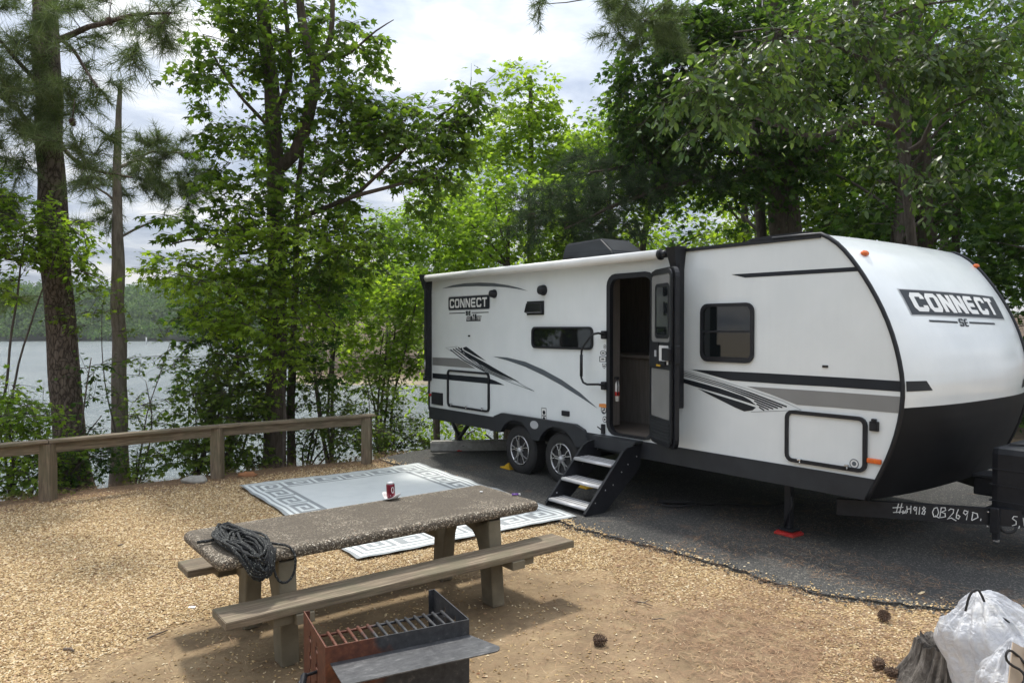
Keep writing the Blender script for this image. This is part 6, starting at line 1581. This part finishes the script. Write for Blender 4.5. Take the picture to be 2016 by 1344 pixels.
# 5 dark pine boughs above the trailer
D = 14.5
tree('pine_bough_tree', 'pine with long flat dark boughs stretching over the trailer roof', 'pine tree',
     [trunk(1535, 800, D+1.5, [(1540, 560, D+1.5), (1540, 420, D+1.5), (1530, 250, D+1.5), (1525, 60, D+1.5), (1520, -120, D+1.5)], .30, .2),
      Lb([(1535, 330, D+1.5), (1420, 345, D+.6), (1300, 370, D), (1200, 410, D-.3), (1110, 450, D-.5)], .085, .02), Lb([(1530, 300, D+1.5), (1400, 300, D+.5), (1280, 320, D), (1160, 340, D-.4)], .07, .02)],
     [B(1130, 400, D-.4, 110, 45, 46), B(1060, 440, D-.5, 60, 30, 14), B(1240, 360, D, 100, 45, 40), B(1180, 450, D-.4, 80, 30, 26), B(1350, 330, D+.3, 90, 45, 26), B(1180, 320, D-.2, 70, 30, 16)], 'needle', 'needle_dark', 'dark_bark', .17, seed=41, twl=.34)
# 6 near tree with glossy leaves over the nose
D = 11.6
tree('glossy_leaf_tree', 'slim crooked tree with small glossy leaves overhanging the trailer nose', 'tree',
     [trunk(1800, 800, D, [(1800, 560, D), (1793, 450, D), (1783, 340, D), (1776, 290, D), (1765, 220, D-.1), (1742, 160, D-.3), (1715, 100, D-.5), (1690, 20, D-.8), (1680, -80, D-1)], .088, .04),
      Lb([(1780, 290, D), (1768, 262, D-.1), (1740, 245, D-.3), (1690, 240, D-.4), (1640, 262, D-.6), (1580, 266, D-.8), (1530, 248, D-1), (1470, 222, D-1.2), (1400, 212, D-1.4)], .055, .015),
      Lb([(1785, 300, D), (1815, 280, D-.2), (1835, 240, D-.4), (1870, 215, D-.5), (1890, 205, D-.6)], .05, .02), Lb([(1890, 205, D-.6), (1930, 180, D-.7), (1990, 170, D-.9)], .02, .01),
      Lb([(1730, 130, D-.4), (1640, 90, D-1), (1540, 60, D-1.5), (1450, 60, D-1.8)], .035, .012), Lb([(1700, 60, D-.6), (1780, 20, D-1), (1880, 0, D-1.3)], .03, .012)],
     [B(1620, 215, D-1.2, 90, 40, 9), B(1850, 340, D-.8, 70, 60, 9), B(1740, 330, D-.8, 50, 40, 5), B(1560, 120, D-1.6, 130, 90, 37), B(1680, 60, D-1.4, 110, 80, 31), B(1450, 150, D-1.8, 100, 70, 28), B(1370, 200, D-1.8, 80, 60, 18), B(1770, 120, D-1, 90, 80, 24), B(1880, 130, D-1, 90, 80, 24), B(1960, 210, D-1, 60, 60, 12), B(1950, 60, D-1.2, 90, 70, 18), B(1820, -40, D-1, 200, 60, 18)],
     'oval', 'leaf_olive', 'grey_bark', .122, per=32, seed=51, twl=.40, droop=.8)
# 7 dark broadleaf behind it, big crown left of centre-right
D = 15.8
tree('broad_oak', 'big spreading dark crown hiding the sky over the trailer door and windows', 'tree',
     [trunk(1560, 800, D, [(1565, 600, D), (1560, 420, D), (1550, 250, D), (1545, 80, D)], .20, .10), Lb([(1552, 280, D), (1450, 180, D-.8), (1350, 120, D-1.5), (1270, 120, D-1.8)], .07, .02), Lb([(1548, 150, D), (1440, 60, D-.8), (1340, 20, D-1.4)], .07, .02), Lb([(1560, 330, D), (1680, 250, D-.5), (1800, 200, D-.5)], .07, .02)],
     [B(1330, 110, D-1.8, 110, 80, 66), B(1290, 200, D-1.6, 80, 70, 46), B(1400, 40, D-1.6, 130, 60, 60), B(1430, 190, D-1, 110, 100, 70), B(1330, 300, D-1, 110, 60, 50), B(1560, 120, D, 120, 120, 60), B(1560, 300, D-.6, 120, 60, 40), B(1700, 130, D, 140, 130, 70), B(1450, 350, D-.6, 80, 50, 26), B(1260, 260, D-1.4, 50, 50, 20), B(1240, 130, D-1.8, 26, 26, 8)],
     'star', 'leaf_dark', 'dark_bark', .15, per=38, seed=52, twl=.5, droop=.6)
D = 9.8
tree('pine_tree', 'fine-needled bough reaching in from a pine above the big dark crown', 'pine tree',
     [trunk(1820, 800, 17, [(1820, 400, 17), (1800, 0, 16.5), (1780, -240, 16)], .2, .1), Lb([(1790, -150, 16.2), (1560, -110, 13.5), (1420, -60, 12), (1330, -10, 11), (1270, 40, 10.6)], .09, .012), Lb([(1340, -15, 11), (1250, -20, 10.8), (1180, -5, 10.7), (1080, 5, 10.6)], .02, .006)],
     [B(1260, 40, 10.8, 75, 50, 21), B(1230, 0, 10.8, 60, 30, 9), B(1310, 60, 10.8, 50, 40, 9), B(1075, 5, 10.6, 30, 12, 3)], 'needle', 'needle', 'dark_bark', .17, seed=61, twl=.24)
# 8 the wood behind: four kinds of tree, copied
def proto(name, label, lm, leaf, seed, h=9, cr=2.6, n=170, size=.19, r=.14, bark='grey_bark', low=.25):
    rs_ = random.Random(seed); limbs = [([Vector((0, 0, -.3)), Vector((rs_.uniform(-.2, .2), 0, h*.3)), Vector((rs_.uniform(-.4, .4), .2, h*.65)), Vector((rs_.uniform(-.5, .5), 0, h*.95))], r, r*.25)]
    blobs = []
    for k in range(11):
        t = low+(1-low)*k/10; a = k*2.4; rr_ = cr*math.sin(math.pi*min(.97, (t-low)/(1-low)*.8+.16))*.62
        c = Vector((math.cos(a)*rr_, math.sin(a)*rr_, h*t)); limbs.append(([Vector((0, 0, h*t*.8)), c*.6+Vector((0, 0, h*t*.35)), c], r*.3, .015)); blobs.append((c.x, c.y, c.z, cr*.50, cr*.50, h*.10, n//11))
    return tree(name, label, 'tree', limbs, blobs, leaf, lm, bark, size, 24, 'trees of the wood behind the trailer', seed, .6, .5, sides=6, twigs=False)
PR = [proto('woodland_tree', 'dark green tree in the shady wood behind the trailer', 'leaf_dark', 'star', 71),
      proto('woodland_tree', 'mid green tree in the wood behind the trailer', 'leaf_mid', 'quad', 72, 10, 2.9),
      proto('woodland_tree', 'light yellow-green tree glowing in the wood behind the trailer', 'leaf_lime', 'quad', 73, 8, 2.4)]
PL = [x['label'] for x in PR]
spots = [(5.6, 16.5, 0, 1.0), (7.6, 14.6, 0, .95), (9.2, 17.5, 0, 1.1), (3.6, 20.5, 1, 1.0), (6.8, 21, 2, 1.1), (10.6, 21, 0, 1.2), (1.2, 24, 2, 1.1), (4.6, 26, 2, 1.2), (8.8, 26, 1, 1.2), (13.5, 24, 0, 1.3), (12.3, 16.5, 0, 1.1), (12.5, 29, 1, 1.35), (-.6, 27, 2, .9), (2.4, 31, 1, 1.15), (6.5, 33, 0, 1.4), (17, 29, 0, 1.4), (11, 36, 2, 1.4), (16, 21, 0, 1.2), (10.2, 13.2, 0, .85), (21, 33, 0, 1.6), (-1.5, 21.5, 2, .85), (14.6, 13.5, 0, 1.1)]
spots += [(-14, -9, 1, 1.3), (-7, -13, 0, 1.4), (0, -15, 1, 1.3), (-21, -2, 0, 1.4), (-12, -17, 2, 1.5)]
used = set(); seenk = {}
LM = ((900, 'above the rear corner of the trailer'), (1110, 'above the awning roll'), (1260, 'above the rooftop air conditioner'), (1400, 'above the entry door'), (1550, 'above the square window'), (1700, 'above the roof cap'), (1900, 'above the nose badge'), (9999, 'past the trailer nose'))
ORD = ['first', 'second', 'third', 'fourth', 'fifth', 'sixth']
CLR = ['dark green', 'mid green', 'light yellow-green']
spots.sort(key=lambda t: t[1])
for i, (x, y, k, s) in enumerate(spots):
    o = PR[k] if k not in used else copy_tree(PR[k]); used.add(k)
    o.location = (x, y, gz(x, y)); o.rotation_euler.z = i*1.7; o.scale = (s, s, s*(1+.1*math.sin(i)))
    if y < 0: tag(o, '%s tree behind the camp, mirrored in the trailer windows, %s in its row' % (CLR[k], ORD[[-21, -14, -12, -7, 0].index(x)]), 'tree', 'trees behind the camp'); continue
    lm_ = next(t for v_, t in LM if 1008+FPX*x/y < v_); q_ = seenk.get(lm_, 0); seenk[lm_] = q_+1; tag(o, '%s woodland tree %s, %s one back' % (CLR[k], lm_, ORD[min(5, q_)]), 'tree', 'trees of the wood behind the trailer')
# cove bank trees, further off
cove = [(-13.5, 80, 2, 1.1), (-9, 77, 2, 1.0), (-17, 78, 2, .9), (-5, 80, 2, 1.1), (-20.5, 84, 2, 1.2), (-11, 88, 1, 1.5), (-1, 84, 1, 1.3), (-15.5, 93, 1, 1.6), (-6, 92, 0, 1.6), (3, 90, 0, 1.5), (-22.5, 96, 0, 1.5)]
cove.sort(key=lambda t: t[0]/t[1])
ORD += ['seventh', 'eighth', 'ninth', 'tenth', 'eleventh']
for i, (x, y, k, s) in enumerate(cove):
    o = copy_tree(PR[k]); o.location = (x, y, gz(x, y)); o.rotation_euler.z = i*2.1; o.scale = (s, s, s); tag(o, '%s tree across the cove, %s along from the open lake' % (CLR[k], ORD[i]), 'tree', 'trees across the cove')
# undergrowth as one mass
N = 26000; rg = np.random.default_rng(9)
x = rg.uniform(2.0, 20, N); y = rg.uniform(13.6, 34, N); z = height(x, y)+rg.random(N)**1.5*(1.1+.9*n2(x, y, .8)); k = (z > height(x, y)) & (x > .25*(y-8))
x, y, z = x[k], y[k], z[k]; N = len(x)
o = leaves_mesh('undergrowth', 'quad', np.stack([x, y, z], -1), rg.normal(size=(N, 3)), np.array((0, 0, 1.))+rg.normal(size=(N, 3))*.5, .16*(.5+rg.random(N)), M['leaf_dark'], None); tag(o, 'low leafy undergrowth on the floor of the wood', 'undergrowth', kind='stuff')
# far shore wood: one mass of crowns
rg = np.random.default_rng(19); NC = 3000
cx_ = rg.uniform(-330, 130, NC); cy_ = 304+rg.random(NC)**1.4*120; gzv = height(cx_, cy_); k = gzv > LAKE-.2; cx_, cy_, gzv = cx_[k], cy_[k], gzv[k]; NC = len(cx_)
hh = rg.uniform(9, 20, NC)*(.70+.6*(n2(cx_, cy_, .045)*.5+.5))*np.clip((cy_-300)/22, .3, 1); rr_ = rg.uniform(2.6, 5.2, NC); K = 110
u = norm(rg.normal(size=(NC, K, 3))); u[..., 2] = np.abs(u[..., 2])*1.0-.35*(rg.random((NC, K)))
pos = np.stack([cx_, cy_, gzv+hh*.55], -1)[:, None]+u*np.stack([rr_, rr_, hh*.48], -1)[:, None]*(.75+.35*rg.random((NC, K, 1))); pos = pos.reshape(-1, 3); pos[:, 2] = np.maximum(pos[:, 2], LAKE+.3)
o = leaves_mesh('far_wood', 'quad', pos, rg.normal(size=pos.shape), norm(u.reshape(-1, 3)+rg.normal(size=pos.shape)*.5), 1.5*(.6+.8*rg.random(len(pos))), green('leaf_far', (.040, .088, .020), (.068, .128, .028), (.11, .18, .038), (1.1, 1.3, .7), .3), None); tag(o, 'wooded far shore of the lake', 'wood', kind='stuff')
# white channel marker out on the water
p = on_z(288, 671.5, LAKE); p = p*(250/p.y); p.z = LAKE
mb = MB(); mb.lathe([(.22, -.5), (.22, 1.9), (.16, 2.3), (.02, 2.35)], 12); mb.lathe([(.225, 1.2), (.228, 1.21), (.228, 1.5), (.225, 1.51)], 12); o = mb.build('channel_marker', M['decal_white']); o.location = p; tag(o, 'white channel marker post standing in the lake off the far shore', 'marker')
# ------------------------------------------------------------------ faint humid air
m, n, l, b = new_mat('haze'); n.remove(b); vp = n.new('ShaderNodeVolumePrincipled'); vp.inputs['Color'].default_value = (.92, .95, 1, 1); vp.inputs['Density'].default_value = .00022; vp.inputs['Anisotropy'].default_value = .3
l.new(vp.outputs[0], n['Material Output'].inputs['Volume'])
mb = MB(); mb.box((0, 550, 13), (3300, 2000, 48)); hz = mb.build('haze', m); tag(hz, kind='stuff'); hz['label'] = 'thin humid haze over the lake'
